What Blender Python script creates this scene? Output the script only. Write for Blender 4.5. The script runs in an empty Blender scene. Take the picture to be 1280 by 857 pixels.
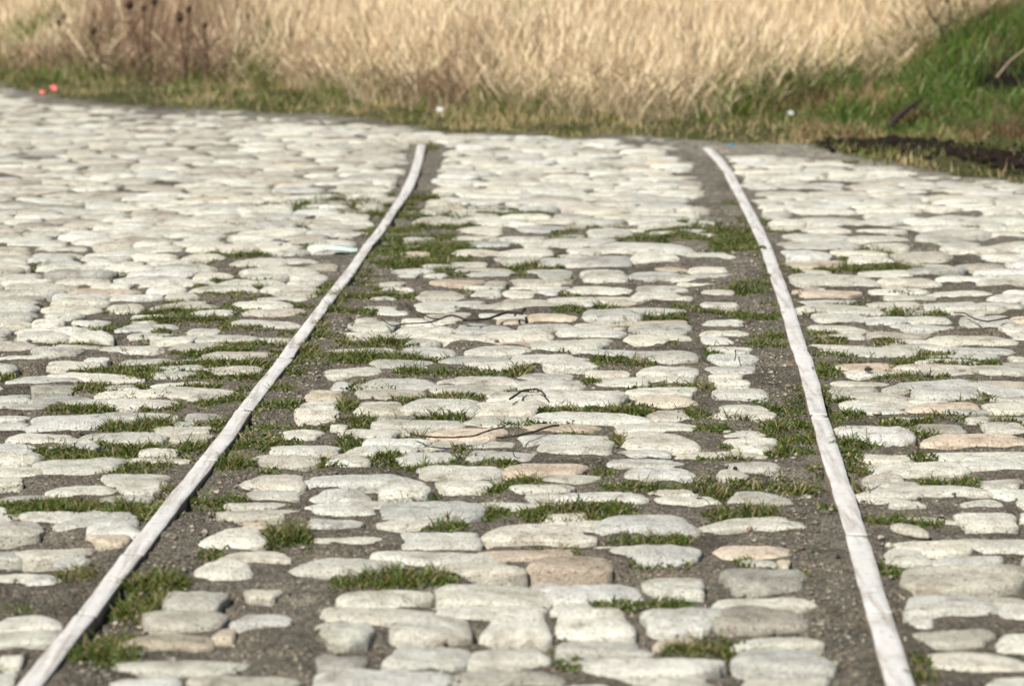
import bpy, math
import numpy as np
from math import radians
rng = np.random.default_rng(11)
C = bpy.context.scene.collection

# ------------------------------------------------------------------ camera numbers
F, W0, H0, CH = 3200.0, 1280.0, 857.0, 1.32
P = math.atan(586.0 / F)
cp, sp = math.cos(P), math.sin(P)
def G(px, py, z=0.0):
    """point of the photograph -> point of the ground (height z)"""
    px = np.asarray(px, float); py = np.asarray(py, float)
    u = (px - W0/2)/F; v = (H0/2 - py)/F
    dy = cp + sp*v; dz = -sp + cp*v
    t = (CH - z)/(-dz)
    return u*t, dy*t
def proj(X, Y, Z):
    d = Y*cp - (Z-CH)*sp
    return W0/2 + F*X/d, H0/2 - F*(Y*sp + (Z-CH)*cp)/d

# ------------------------------------------------------------------ noise
def _h(ix, iy, s):
    n = (ix*374761393 + iy*668265263 + s*974634777) & 0x7fffffff
    n = ((n ^ (n >> 13))*1274126177) & 0x7fffffff
    return ((n ^ (n >> 16)) & 0xffff)/65535.0
def vn(x, y, s=0):
    x = np.asarray(x, float); y = np.asarray(y, float)
    x0 = np.floor(x).astype(np.int64); y0 = np.floor(y).astype(np.int64)
    fx = x-x0; fy = y-y0
    fx = fx*fx*(3-2*fx); fy = fy*fy*(3-2*fy)
    a = _h(x0, y0, s); b = _h(x0+1, y0, s); c = _h(x0, y0+1, s); d = _h(x0+1, y0+1, s)
    return (a*(1-fx)+b*fx)*(1-fy) + (c*(1-fx)+d*fx)*fy - 0.5
def fbm(x, y, s=0, o=4):
    r = 0; a = 1.0
    for i in range(o):
        r = r + a*vn(x*2**i, y*2**i, s+i*7); a *= .5
    return r
def sst(a, b, x):
    t = np.clip((np.asarray(x, float)-a)/(b-a), 0, 1)
    return t*t*(3-2*t)

# ------------------------------------------------------------------ mesh helpers
def mesh_obj(name, V, Fq, mat, col=None, parent=None, smooth=True):
    """V (n,3); Fq list of face index arrays, each (k, 3 or 4)"""
    me = bpy.data.meshes.new(name)
    V = np.asarray(V, np.float32)
    me.vertices.add(len(V)); me.vertices.foreach_set('co', V.ravel())
    loops = np.concatenate([np.asarray(f, np.int32).ravel() for f in Fq])
    tot = np.concatenate([np.full(len(f), np.asarray(f).shape[1], np.int32) for f in Fq])
    st = np.concatenate([[0], np.cumsum(tot)[:-1]]).astype(np.int32)
    me.loops.add(len(loops)); me.loops.foreach_set('vertex_index', loops)
    me.polygons.add(len(tot)); me.polygons.foreach_set('loop_start', st)
    me.update(calc_edges=True); me.validate()
    if smooth:
        me.polygons.foreach_set('use_smooth', np.ones(len(me.polygons), bool))
    if col is not None:
        at = me.color_attributes.new('col', 'FLOAT_COLOR', 'POINT')
        cc = np.ones((len(V), 4), np.float32); cc[:, :3] = col
        at.data.foreach_set('color', cc.ravel())
    me.materials.append(mat)
    o = bpy.data.objects.new(name, me); C.objects.link(o)
    if parent is not None: o.parent = parent
    return o
def tag(o, label=None, cat=None, group=None, kind=None):
    if label: o['label'] = label
    if cat: o['category'] = cat
    if group: o['group'] = group
    if kind: o['kind'] = kind
    return o
def tube(pts, rad, seg=6, close=True):
    pts = np.asarray(pts, float); n = len(pts)
    rad = np.broadcast_to(np.asarray(rad, float), (n,))
    T = np.gradient(pts, axis=0); T /= np.linalg.norm(T, axis=1)[:, None]+1e-9
    up = np.where(np.abs(T[:, 2:3]) > .9, np.array([[1., 0, 0]]), np.array([[0, 0, 1.]]))
    A = np.cross(T, up); A /= np.linalg.norm(A, axis=1)[:, None]; B = np.cross(A, T)
    th = np.linspace(0, 2*np.pi, seg, endpoint=False)
    V = pts[:, None] + rad[:, None, None]*(np.cos(th)[None, :, None]*A[:, None]+np.sin(th)[None, :, None]*B[:, None])
    V = V.reshape(-1, 3)
    i = np.arange(n-1)[:, None]*seg; j = np.arange(seg)[None]; k = (j+1) % seg
    q = np.stack([i+j, i+k, i+seg+k, i+seg+j], -1).reshape(-1, 4)
    V = np.vstack([V, pts[:1], pts[-1:]])
    a, b = n*seg, n*seg+1; j = j[0]; k = k[0]
    t = np.vstack([np.stack([np.full(seg, a), k, j], 1), np.stack([np.full(seg, b), (n-1)*seg+j, (n-1)*seg+k], 1)])
    return V, [q, t]
def smooth_line(p, m=5):
    p = np.asarray(p, float); n = len(p)
    s = np.linspace(0, n-1, (n-1)*m+1); i = np.clip(s.astype(int), 0, n-2); f = (s-i)[:, None]
    g = lambda k: p[np.clip(k, 0, n-1)]
    a, b, c, d = g(i-1), g(i), g(i+1), g(i+2)
    return .5*((2*b)+(-a+c)*f+(2*a-5*b+4*c-d)*f*f+(-a+3*b-3*c+d)*f**3)
def join(parts):
    Vs, Qs, Ts, o = [], [], [], 0
    for V, Fs in parts:
        for f in Fs: (Qs if np.asarray(f).shape[1] == 4 else Ts).append(np.asarray(f)+o)
        Vs.append(V); o += len(V)
    out = []
    if Qs: out.append(np.vstack(Qs))
    if Ts: out.append(np.vstack(Ts))
    return np.vstack(Vs), out

# ------------------------------------------------------------------ materials
def mat(name):
    m = bpy.data.materials.new(name); m.use_nodes = True
    nt = m.node_tree; nt.nodes.clear()
    return m, nt.nodes, nt.links
def node(N, t, **kw):
    n = N.new(t)
    for k, v in kw.items():
        if k in n.inputs: n.inputs[k].default_value = v
        else: setattr(n, k, v)
    return n
def noise(N, L, scale, detail=5, rough=.6, vec=None):
    n = node(N, 'ShaderNodeTexNoise', Scale=scale, Detail=detail, Roughness=rough)
    if vec is not None: L.new(vec, n.inputs['Vector'])
    return n.outputs['Fac']
def ramp(N, L, fac, stops):
    r = N.new('ShaderNodeValToRGB'); L.new(fac, r.inputs['Fac'])
    while len(r.color_ramp.elements) < len(stops): r.color_ramp.elements.new(.5)
    for e, (p, c) in zip(r.color_ramp.elements, stops):
        e.position = p; e.color = (*c, 1) if len(c) == 3 else c
    return r.outputs['Color']
def mixc(N, L, a, b, f, mode='MIX'):
    m = N.new('ShaderNodeMix'); m.data_type = 'RGBA'; m.blend_type = mode
    for s, v in ((m.inputs[6], a), (m.inputs[7], b), (m.inputs[0], f)):
        if isinstance(v, (int, float)): s.default_value = v
        elif isinstance(v, tuple): s.default_value = (*v, 1)
        else: L.new(v, s)
    return m.outputs[2]
def finish(N, L, col, rough=.85, spec=.25, bump=None):
    b = node(N, 'ShaderNodeBsdfPrincipled', Roughness=rough)
    b.inputs['Specular IOR Level'].default_value = spec
    if isinstance(col, tuple): b.inputs['Base Color'].default_value = (*col, 1)
    else: L.new(col, b.inputs['Base Color'])
    prev = None
    for h, dist in (bump or []):
        bn = node(N, 'ShaderNodeBump', Strength=1.0, Distance=dist); L.new(h, bn.inputs['Height'])
        if prev: L.new(prev, bn.inputs['Normal'])
        prev = bn.outputs['Normal']
    if prev: L.new(prev, b.inputs['Normal'])
    o = N.new('ShaderNodeOutputMaterial'); L.new(b.outputs[0], o.inputs[0])
    return b
def vcol(N):
    a = N.new('ShaderNodeAttribute'); a.attribute_name = 'col'; return a.outputs['Color']
def pos(N):
    return N.new('ShaderNodeNewGeometry').outputs['Position']

def m_stone():
    m, N, L = mat('granite_sett')
    p = pos(N); c = vcol(N)
    n1 = noise(N, L, 22, 6, .65, p); n2 = noise(N, L, 160, 4, .7, p); n3 = noise(N, L, 420, 2, .6, p)
    c = mixc(N, L, c, ramp(N, L, n1, [(.28, (.55, .51, .44)), (.40, (.93, .91, .87)), (.54, (1.04, 1.03, 1.0)), (.72, (1.15, 1.15, 1.11))]), 1.0, 'MULTIPLY')
    n0 = noise(N, L, 5.5, 5, .6, p)
    c = mixc(N, L, c, ramp(N, L, n0, [(.34, (.62, .58, .52)), (.47, (.95, .94, .92)), (.6, (1.04, 1.04, 1.03))]), .7, 'MULTIPLY')
    c = mixc(N, L, c, ramp(N, L, n2, [(.32, (.25, .23, .20)), (.44, (.93, .93, .91)), (.60, (1.05, 1.05, 1.04)), (.8, (1.15, 1.15, 1.12))]), .9, 'MULTIPLY')
    c = mixc(N, L, c, ramp(N, L, n3, [(.34, (.35, .34, .32)), (.48, (1, 1, 1)), (.7, (1.12, 1.12, 1.1))]), .7, 'MULTIPLY')
    vo = node(N, 'ShaderNodeTexVoronoi', Scale=11.0); vo.feature = 'DISTANCE_TO_EDGE'
    wp = node(N, 'ShaderNodeMix'); wp.data_type = 'VECTOR'; wp.inputs[0].default_value = .05
    nn = node(N, 'ShaderNodeTexNoise', Scale=18.0, Detail=4.0); L.new(p, nn.inputs['Vector']); L.new(p, wp.inputs[4]); L.new(nn.outputs['Color'], wp.inputs[5])
    L.new(wp.outputs[1], vo.inputs['Vector'])
    cr = ramp(N, L, vo.outputs['Distance'], [(.0, (.42, .39, .34)), (.022, (1, 1, 1))])
    msk = ramp(N, L, noise(N, L, 6, 3, .6, p), [(.52, (0, 0, 0)), (.60, (.8, .8, .8))])
    bwm = N.new('ShaderNodeRGBToBW'); L.new(msk, bwm.inputs[0])
    c = mixc(N, L, c, cr, bwm.outputs[0], 'MULTIPLY')
    finish(N, L, c, .78, .3, [(n1, .022), (n2, .007), (n3, .002)])
    return m
def m_ground():
    m, N, L = mat('gritty_soil')
    p = pos(N); c = vcol(N)
    v = node(N, 'ShaderNodeTexVoronoi', Scale=170.0); L.new(p, v.inputs['Vector'])
    v2 = node(N, 'ShaderNodeTexVoronoi', Scale=420.0); L.new(p, v2.inputs['Vector'])
    n1 = noise(N, L, 14, 6, .65, p); n2 = noise(N, L, 210, 4, .75, p)
    c = mixc(N, L, c, ramp(N, L, n1, [(.3, (.62, .60, .58)), (.55, (1, 1, 1)), (.75, (1.2, 1.2, 1.2))]), 1.0, 'MULTIPLY')
    bw = N.new('ShaderNodeRGBToBW'); L.new(v.outputs['Color'], bw.inputs[0])
    c = mixc(N, L, c, ramp(N, L, bw.outputs[0], [(.15, (.5, .5, .5)), (.5, (.95, .95, .93)), (.8, (1.15, 1.15, 1.1)), (.93, (2.3, 2.2, 2.0))]), .9, 'MULTIPLY')
    c = mixc(N, L, c, ramp(N, L, n2, [(.3, (.35, .34, .33)), (.5, (1, 1, 1)), (.70, (1.7, 1.66, 1.56))]), .9, 'MULTIPLY')
    inv = node(N, 'ShaderNodeMath', operation='SUBTRACT'); inv.inputs[0].default_value = 1; L.new(v.outputs['Distance'], inv.inputs[1])
    finish(N, L, c, .95, .1, [(n1, .015), (inv.outputs[0], .009), (n2, .006)])
    return m
def m_rail():
    m, N, L = mat('pale_worn_rail')
    p = pos(N)
    n1 = noise(N, L, 9, 6, .7, p); n2 = noise(N, L, 70, 5, .7, p); n3 = noise(N, L, 320, 3, .7, p)
    mp = node(N, 'ShaderNodeMapping'); mp.inputs['Scale'].default_value = (60, 4, 20); L.new(p, mp.inputs['Vector'])
    n4 = noise(N, L, 1.0, 4, .6, mp.outputs[0])
    c = ramp(N, L, n1, [(.3, (.34, .32, .29)), (.46, (.45, .435, .405)), (.75, (.52, .505, .475))])
    c = mixc(N, L, c, ramp(N, L, n2, [(.30, (.38, .31, .25)), (.42, (1, 1, 1)), (.7, (1.08, 1.08, 1.08))]), .8, 'MULTIPLY')
    c = mixc(N, L, c, ramp(N, L, n4, [(.34, (.62, .57, .52)), (.5, (1, 1, 1))]), .85, 'MULTIPLY')
    c = mixc(N, L, c, ramp(N, L, n3, [(.24, (.3, .28, .26)), (.33, (1, 1, 1))]), .7, 'MULTIPLY')
    c = mixc(N, L, c, vcol(N), 1.0, 'MULTIPLY')
    finish(N, L, c, .55, .3, [(n2, .0015), (n3, .0012)])
    return m
def m_blade(name, tr=.35, gloss=.06):
    m, N, L = mat(name)
    c = vcol(N)
    d = N.new('ShaderNodeBsdfDiffuse'); t = N.new('ShaderNodeBsdfTranslucent')
    g = node(N, 'ShaderNodeBsdfGlossy', Roughness=.45)
    L.new(c, d.inputs[0]); L.new(c, t.inputs[0]); g.inputs[0].default_value = (.8, .8, .75, 1)
    a = node(N, 'ShaderNodeMixShader', Fac=tr); L.new(d.outputs[0], a.inputs[1]); L.new(t.outputs[0], a.inputs[2])
    b = node(N, 'ShaderNodeMixShader', Fac=gloss); L.new(a.outputs[0], b.inputs[1]); L.new(g.outputs[0], b.inputs[2])
    o = N.new('ShaderNodeOutputMaterial'); L.new(b.outputs[0], o.inputs[0])
    return m
def m_plain(name, c, rough=.8, spec=.2, var=.35, sc=90, bump=.002):
    m, N, L = mat(name); p = pos(N)
    n = noise(N, L, sc, 5, .65, p)
    cc = mixc(N, L, c, ramp(N, L, n, [(.3, (1-var,)*3), (.7, (1+var,)*3)]), 1.0, 'MULTIPLY')
    finish(N, L, cc, rough, spec, [(n, bump)])
    return m
STONE, SOIL, RAIL = m_stone(), m_ground(), m_rail()
GREEN, STRAW = m_blade('grass_blade', .3, .02), m_blade('dry_straw', .2, .01)
BARK = m_plain('dark_twig_bark', (.030, .022, .018), .8, .2, .5, 160)
BARKL = m_plain('bleached_wood', (.19, .145, .10), .8, .2, .4, 60)
WEED = m_plain('dead_weed', (.045, .026, .018), .9, .1, .4, 50)
CLOD = m_plain('dark_clod', (.035, .028, .024), .95, .1, .5, 120, .003)
PEB = m_plain('pale_pebble', (.42, .385, .31), .8, .25, .3, 150)
RED = m_plain('red_plastic', (.42, .05, .045), .4, .4, .15, 60, .0005)
WHITE = m_plain('white_paper', (.42, .42, .44), .6, .3, .1, 60, .0005)
PINK = m_plain('pinkish_paper', (.55, .46, .43), .7, .2, .15, 60, .0005)
TEAL = m_plain('pale_greenish_plastic', (.42, .52, .46), .35, .4, .08, 40, .0005)
BLUE = m_plain('blue_green_plastic', (.03, .16, .22), .4, .4, .15, 60, .0005)

# ------------------------------------------------------------------ lines of the place
edge_px = np.array([(0,106),(60,124),(130,132),(200,136),(280,139),(400,147),(520,157),(548,165),(640,168),(760,171),(860,179),(960,184),(1020,186),(1080,200),(1150,212),(1230,222),(1280,229),(1340,236)], float)
eX, eY = G(edge_px[:, 0], edge_px[:, 1])
eX = np.concatenate([[-9, -6], eX, [3.2, 9]]); eY = np.concatenate([[26, 21.5], eY, [10.4, 9]])
o_ = np.argsort(eX); eX, eY = eX[o_], eY[o_]
def edgeY(X): return np.interp(X, eX, eY)
base_px = np.array([(0,92),(60,98),(130,103),(200,108),(300,113),(400,122),(470,133),(560,146),(640,158),(720,161),(800,157),(880,154),(950,149),(1000,146)], float)
bX, bY = G(base_px[:, 0], base_px[:, 1])
bX = np.concatenate([[-9, -6], bX, [2.0, 2.6, 6, 9]]); bY = np.concatenate([[27, 22.5], bY, [14.55, 14.75, 15, 15]])
o_ = np.argsort(bX); bX, bY = bX[o_], bY[o_]
def baseY(X): return np.interp(X, bX, bY)

pits = []      # X, Y, rx, ry, depth : hollows in the soil
def pit(px, py, rx, ry, d):
    x, y = G(px, py); pits.append((float(x), float(y), rx, ry, d))
for a in [(330,278,.10,.09,.03),(372,288,.09,.08,.03),(15,384,.09,.09,.03),(800,716,.16,.035,.035),(690,722,.10,.03,.03),(20,770,.12,.05,.03),(30,700,.12,.05,.025),
          (560,795,.09,.025,.025),(640,798,.06,.025,.025),(20,668,.14,.03,.025),(440,805,.07,.03,.02),(310,818,.05,.02,.02),(360,295,.12,.05,.02)]: pit(*a)
hole = (2.70, 13.8, .22, .20, .34)
def terrain(X, Y, fine=True):
    X = np.asarray(X, float); Y = np.asarray(Y, float)
    b = baseY(X); e = edgeY(X)
    z = .05*np.clip(Y-b, 0, 14) + .03*sst(0, .5, Y-e)
    z = z + np.interp(X, [1.3, 1.62, 2.06, 2.41, 2.86, 3.4, 5], [0, .015, .12, .29, .46, .58, .7])*sst(12.75, 14.4, Y)
    z = z + sst(.2, 1.2, Y-b)*.10*fbm(X*.7, Y*.7, 3, 3)
    z = z + .05*sst(1.2, 1.8, X)*sst(.3, 1.2, Y-e)*fbm(X*3, Y*3, 33, 3)
    x0, y0, rx, ry, d = hole
    z = z - d*np.exp(-(((X-x0)/rx)**2+((Y-y0)/ry)**2))
    # ridge of thrown-up dark earth along the right edge of the paving
    rX, rY = G(np.array([1040,1100,1150,1210,1280]), np.array([186,190,194,202,216]))
    ry_ = np.interp(X, rX, rY)
    z = z + .020*sst(rX[0]-.1, rX[0]+.25, X)*np.exp(-((Y-ry_)/.16)**2)*(1+1.2*fbm(X*7, Y*7, 44, 3))
    z = z + .013*sst(-.7, -.12, Y-e)*(1-sst(.0, .2, Y-e)) + .004*sst(-.8, -2.2, X)*sst(9, 11, Y)*(Y < e)
    if fine:
        near = 1-sst(17, 25, Y)
        z = z + near*(.012*fbm(X*5, Y*5, 1, 3) + .007*fbm(X*28, Y*28, 2, 3) - .017*sst(.08, .30, fbm(X*4.2, Y*9, 12, 3))+.0025*sst(11, 9, Y))
        for (x0, y0, rx, ry, d) in pits:
            z = z - d*np.exp(-(((X-x0)/rx)**2+((Y-y0)/ry)**2))
    return z

# ------------------------------------------------------------------ rails (edges read off the photograph, px)
railL = [(521,533,180),(517,529.6,200),(509.6,524,220),(500,515,240),(495,507,250),(487,496,263),(475,486.5,280),(468,479.5,290),(460.5,474,298),(455,465,305),(451,462,312),
 (445,456,320),(437.5,450.5,330),(429.5,444,340),(421,436.6,350),(396,411,383),(382,399,400),(371,388,415),(355,374.5,434),(344,366,450),(323,345,475),(302.5,327.5,500),(288,311,520),(274,300,540),
 (259,283.6,560),(252.7,276.7,567),(240,268,583),(218,247,608),(209,235,620),(184,215,650),(154.7,187,686),(137,165,710),(129,156,722),(116,142,740),(92,120,770),(67.5,94,800),(46,77,825),(17,55,857),(-12,30,890),(-42,3,924)]
railR = [(877,889,184),(893,906,200),(903.5,917,215),(912,924.5,230),(922.5,935,250),(932,946.5,270),(941.5,957,290),(951,965.5,310),(960,977,340),(971,989,370),(979,999,400),(987,1008,430),
 (994,1017.5,450),(1001.5,1025,475),(1007,1031,500),(1011,1033,515),(1016,1040.5,530),(1020.5,1046,550),(1026,1053,570),(1036,1062,600),(1044.5,1074,630),(1053,1083,660),(1061,1093.5,690),(1068.6,1102,720),
 (1077,1111,750),(1085,1122,780),(1093,1131.5,810),(1100.5,1141,840),(1105,1147,857),(1114,1160,890),(1124,1174,924)]
RZ = .012
def build_rail(E, joints):
    E = np.array(E, float)
    xl, yl = G(E[:, 0], E[:, 2], RZ); xr, yr = G(E[:, 1], E[:, 2], RZ)
    cx, cy, w = (xl+xr)/2, (yl+yr)/2, (xr-xl)
    o = np.argsort(cy); cx, cy, w = cx[o], cy[o], w[o]
    w = .92*(.45*w+.55*np.median(w))
    Y = np.arange(cy[0], cy[-1], .02)
    jy = [float(G(600, j, RZ)[1]) for j in joints]
    for j in jy: Y = np.concatenate([Y, [j-.004, j-.0015, j+.0015, j+.004]])
    Y = np.unique(np.round(np.sort(Y), 5))
    X = np.interp(Y, cy, cx)
    k = np.ones(9)/9; Xs = np.convolve(np.pad(X, 4, 'edge'), k, 'valid'); X = Xs
    Wd = np.interp(Y, cy, w)*(1+.10*vn(Y*9, 0*Y, 5))
    T = np.gradient(X, Y); nx = 1/np.sqrt(1+T*T); ny = -T*nx
    prof = [(-.5, -.09), (-.5, -.006), (-.497, -.0015), (-.48, -.0003), (-.2, 0), (0, 0), (.2, 0), (.48, -.0003), (.497, -.0015), (.5, -.006), (.5, -.09)]
    n, m = len(Y), len(prof)
    z0 = RZ + .002*vn(Y*1.2, 0*Y, 9)
    dip = np.zeros(n)
    for j in jy: dip[np.abs(Y-j) < .002] = .003
    V = np.zeros((n, m, 3)); col = np.ones((n, m, 3))
    for i, (a, b) in enumerate(prof):
        ww = Wd*(1+ (.07*vn(Y*25, a*9+0*Y, 6) if abs(a) > .4 else 0))
        V[:, i, 0] = X+nx*a*ww; V[:, i, 1] = Y+ny*a*ww
        V[:, i, 2] = z0+b-(dip if b > -.05 else 0) + (.0004*vn(Y*40, a*3+0*Y, 8) if b > -.05 else 0)
        if b < -.003: col[:, i] = (.45, .36, .28)
        elif abs(a) > .4: col[:, i] = 1-(.45*np.clip(fbm(Y*14, a*5+0*Y, 19, 3)+.05, 0, 1))[:, None]*np.array((.8, 1, 1.2))
    col[dip > 0] *= .25
    V = V.reshape(-1, 3)
    i = np.arange(n-1)[:, None]*m; j = np.arange(m-1)[None]
    q = np.stack([i+j, i+m+j, i+m+j+1, i+j+1], -1).reshape(-1, 4)
    cap0 = np.stack([np.arange(0, m//2), np.arange(1, m//2+1), np.arange(m-2, m-2-m//2, -1), np.arange(m-1, m-1-m//2, -1)], 1)
    return V, [q, cap0, cap0[:, ::-1]+(n-1)*m], col.reshape(-1, 3), (X, Y)
V, Fq, col, (lX, lY) = build_rail(railL, [304, 345, 398, 447, 512, 575, 692, 768])
r1 = mesh_obj('track_rail', V, Fq, RAIL, col)
tag(r1, 'pale worn flat rail that kinks where grass grows over its far end', 'rail', 'rails of the old track')
V, Fq, col, (rX_, rY_) = build_rail(railR, [255, 332, 446, 518, 524, 668, 765])
r2 = mesh_obj('track_rail', V, Fq, RAIL, col)
tag(r2, 'pale worn flat rail whose far end curves smoothly towards the green grassy bank', 'rail', 'rails of the old track')
def railx(Y, which):
    return np.interp(Y, lY, lX) if which == 0 else np.interp(Y, rY_, rX_)

# ------------------------------------------------------------------ cobbles
S = 2.909
T = {}
T[(420,567)] = [(230,430,-15,20),(460,720,-20,15),(300,600,35,85),(635,905,28,75,1),(980,1280,12,45),(-120,260,62,105),(180,340,93,148),(390,615,83,128),(735,940,66,95),(1060,1280,42,85),
(-60,125,118,162),(-80,225,165,190),(-80,120,185,222),(165,540,165,235),(540,780,160,192),(700,830,137,158),(820,1110,132,170),(1140,1300,125,145),(1180,1400,143,172),(140,425,225,265),(-100,75,237,268),
(245,540,275,335),(570,940,252,312),(750,1000,236,262),(960,1290,220,288),(-60,160,298,328),(160,525,345,400),(520,860,335,370,1),(-100,240,367,435),(265,670,368,430),(700,990,360,420,1),(940,1180,328,358),(1070,1330,330,395),
(30,320,485,550),(370,740,472,545),(700,820,468,492),(800,1110,455,538),(1140,1340,440,518),(-60,300,558,615),(370,740,542,585),(210,500,575,675),(540,765,575,685),(790,940,540,580),(820,1085,562,660),(1135,1400,562,652),
(-60,120,615,690),(180,470,690,770),(505,770,690,755),(810,1120,668,725),(1160,1300,668,700,1),(-60,110,712,775),(905,1400,735,798),(-80,360,785,860),(410,780,780,830,2),(1150,1380,815,880),(740,1000,842,900)]
T[(0,567)] = [(-60,140,38,72),(150,440,18,75),(440,680,3,28),(445,690,14,65),(-40,80,78,108),(0,200,140,168),(190,400,103,138),(390,625,68,112),(440,590,105,152),(60,330,207,245),(240,505,198,258),(-60,150,235,290),
(325,490,240,303),(-40,90,335,365),(100,330,330,372),(120,405,350,418),(340,475,285,335,1),(-40,130,425,455),(100,210,425,468),(0,230,580,640),(-40,200,640,690),(0,80,730,770),(-20,60,790,840),(945,1155,0,45),(1190,1330,-5,35),
(1110,1330,66,108),(900,1100,65,120),(910,1085,118,155),(1140,1330,120,160),(835,1030,168,190),(800,1050,190,228),(1115,1300,178,215),(1070,1300,235,268),(880,970,248,266,1),(760,985,275,345),(1090,1320,298,330),
(820,1040,355,390),(715,905,385,448),(985,1300,368,445),(605,815,495,560),(900,1010,493,513),(890,1215,492,562),(535,800,568,635,2),(865,1045,578,615),(1145,1320,563,612),(500,755,638,697,1),(780,860,628,680,1),(970,1340,622,700),
(420,860,738,790),(935,1330,715,785),(415,655,795,870),(720,1070,795,870),(1140,1300,795,835)]
T[(840,567)] = [(210,375,30,65),(-60,85,35,75),(-40,230,145,180),(215,395,132,172),(-60,145,240,285),(155,445,233,272),(195,430,325,375,1),(-60,140,335,398),(390,430,393,412,1),(190,460,408,505),(-80,140,442,515),
(175,500,520,558),(165,480,553,640,2),(-80,130,562,650),(250,530,662,697),(230,540,690,770),(-60,150,732,798),(285,570,812,880),(-40,230,808,880),(0,260,672,702,1),(690,870,0,25),(690,1040,22,68),(1060,1400,8,48),
(740,1120,110,150),(710,910,96,113),(1110,1260,85,118),(1170,1400,118,165),(1060,1250,205,272),(1270,1400,205,240),(730,985,216,242),(780,935,348,398),(820,1090,318,365),(1050,1400,308,355),
(835,1255,400,485),(1140,1400,402,440),(830,905,440,475),(850,1155,512,590),(1050,1280,508,540),(1190,1400,535,605),(880,955,605,635),(910,1140,643,702),(935,1255,704,772),(1180,1400,648,705),(1160,1400,815,880)]
T[(420,280)] = [(440,600,8,35),(660,840,2,25),(860,1050,-8,12),(245,370,45,62),(415,570,38,58),(600,800,36,55),(470,650,62,82),(690,770,70,92),(760,1000,48,72),(920,1080,15,45),(240,350,97,118,1),(410,600,90,112),(600,780,88,110),
(390,550,128,145),(590,740,113,133),(840,960,80,106),(960,1260,60,100),(1080,1240,102,135),(740,890,115,152),(880,1060,113,154),(490,640,172,188),(750,860,168,195),(885,1050,165,208),(1060,1240,168,192),(1170,1270,150,165,1),
(230,300,178,192),(350,520,195,222,1),(640,850,193,216,2),(550,630,202,218,2),(165,275,222,238),(295,455,240,265),(500,600,233,263),(625,730,236,260),(740,810,233,252),(850,1060,222,248),(1100,1270,218,240),(1080,1250,238,262),(1190,1290,257,272),
(105,215,290,310),(310,525,275,300),(300,440,297,320),(490,620,290,308),(590,790,272,300),(790,960,260,276),(700,900,275,298),(945,1100,257,282),(330,470,322,350),(530,700,318,337),(590,690,335,357,1),(690,860,318,350,1),(900,1090,302,345),(1060,1280,295,325),
(60,215,347,380),(250,425,342,362),(205,425,362,405),(455,640,362,390),(660,860,363,382),(870,1040,358,378),(1065,1280,343,366,1),(40,200,383,402),(35,165,402,428),(310,520,392,418),(545,790,380,418),(820,1040,376,408),(1070,1280,362,398),(1060,1280,400,432),
(-20,220,445,463),(225,425,440,475),(475,685,432,468),(570,730,419,434,1),(730,995,412,455),(910,1080,458,480),(1060,1290,455,502),(405,630,477,502),(650,860,471,495),(745,940,485,520),(-30,150,515,545),(160,350,493,522),(210,475,503,545),(475,690,497,530),(1110,1300,512,548),
(385,650,543,575),(680,870,536,560),(655,890,557,600),(910,1060,527,550),(950,1140,550,583),(1210,1300,547,570),(-20,55,572,600),(85,345,560,597),(100,320,597,632,2),(350,630,582,617),(1060,1280,588,622),(1100,1290,614,660,1),(85,255,636,690),(255,505,630,690),
(545,810,612,642),(515,750,640,688),(775,1045,605,668),(1130,1290,672,708),(490,705,695,732),(730,1120,683,722),(-20,40,720,745),(20,200,735,780),(160,465,712,740),(345,640,732,775,1),(690,940,722,752,1),(1000,1290,718,748),
(-20,60,822,860),(60,290,800,830),(230,430,800,860),(350,640,780,805),(465,720,797,860),(670,960,765,800),(750,990,785,838),(1060,1300,750,820)]
T[(0,280)] = [(440,640,362,385),(680,790,375,402),(365,590,430,462),(480,610,390,412),(560,700,405,428),(615,850,420,450),(720,930,398,418),(850,1080,350,375),(690,845,312,332),(480,590,325,345),(955,1120,258,273),(1050,1160,240,258),(845,1030,115,150),
(1010,1150,120,140),(620,760,272,288),(940,1060,402,430),(420,620,478,515),(640,770,480,497),(730,930,468,485),(170,350,500,522),(310,390,485,500),(190,360,428,450),(0,160,478,494),(180,500,540,572),(40,300,548,575),(560,730,530,555),(760,940,518,548),(110,275,583,612),(555,740,568,588),(570,880,590,628),
(350,580,605,628),(120,310,612,640),(690,830,615,645),(400,640,632,670),(240,390,630,658),(-20,160,640,662),(-20,110,610,635),(380,640,680,710),(100,380,688,740),(680,790,680,705),(540,770,738,765),(620,760,762,790),(290,570,755,792),(40,280,757,790),
(190,360,790,820),(-20,130,790,830),(400,540,705,730),(-40,100,693,712),(-40,100,712,735),(480,700,838,860),(1210,1290,518,545),(1125,1280,575,602),(1110,1240,603,640,1),(1100,1230,642,668),(1080,1235,665,700),(1080,1260,715,742),(1030,1165,745,778),(990,1210,800,832),(1000,1160,828,850),(1240,1300,755,780),(1220,1300,450,465)]
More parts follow.
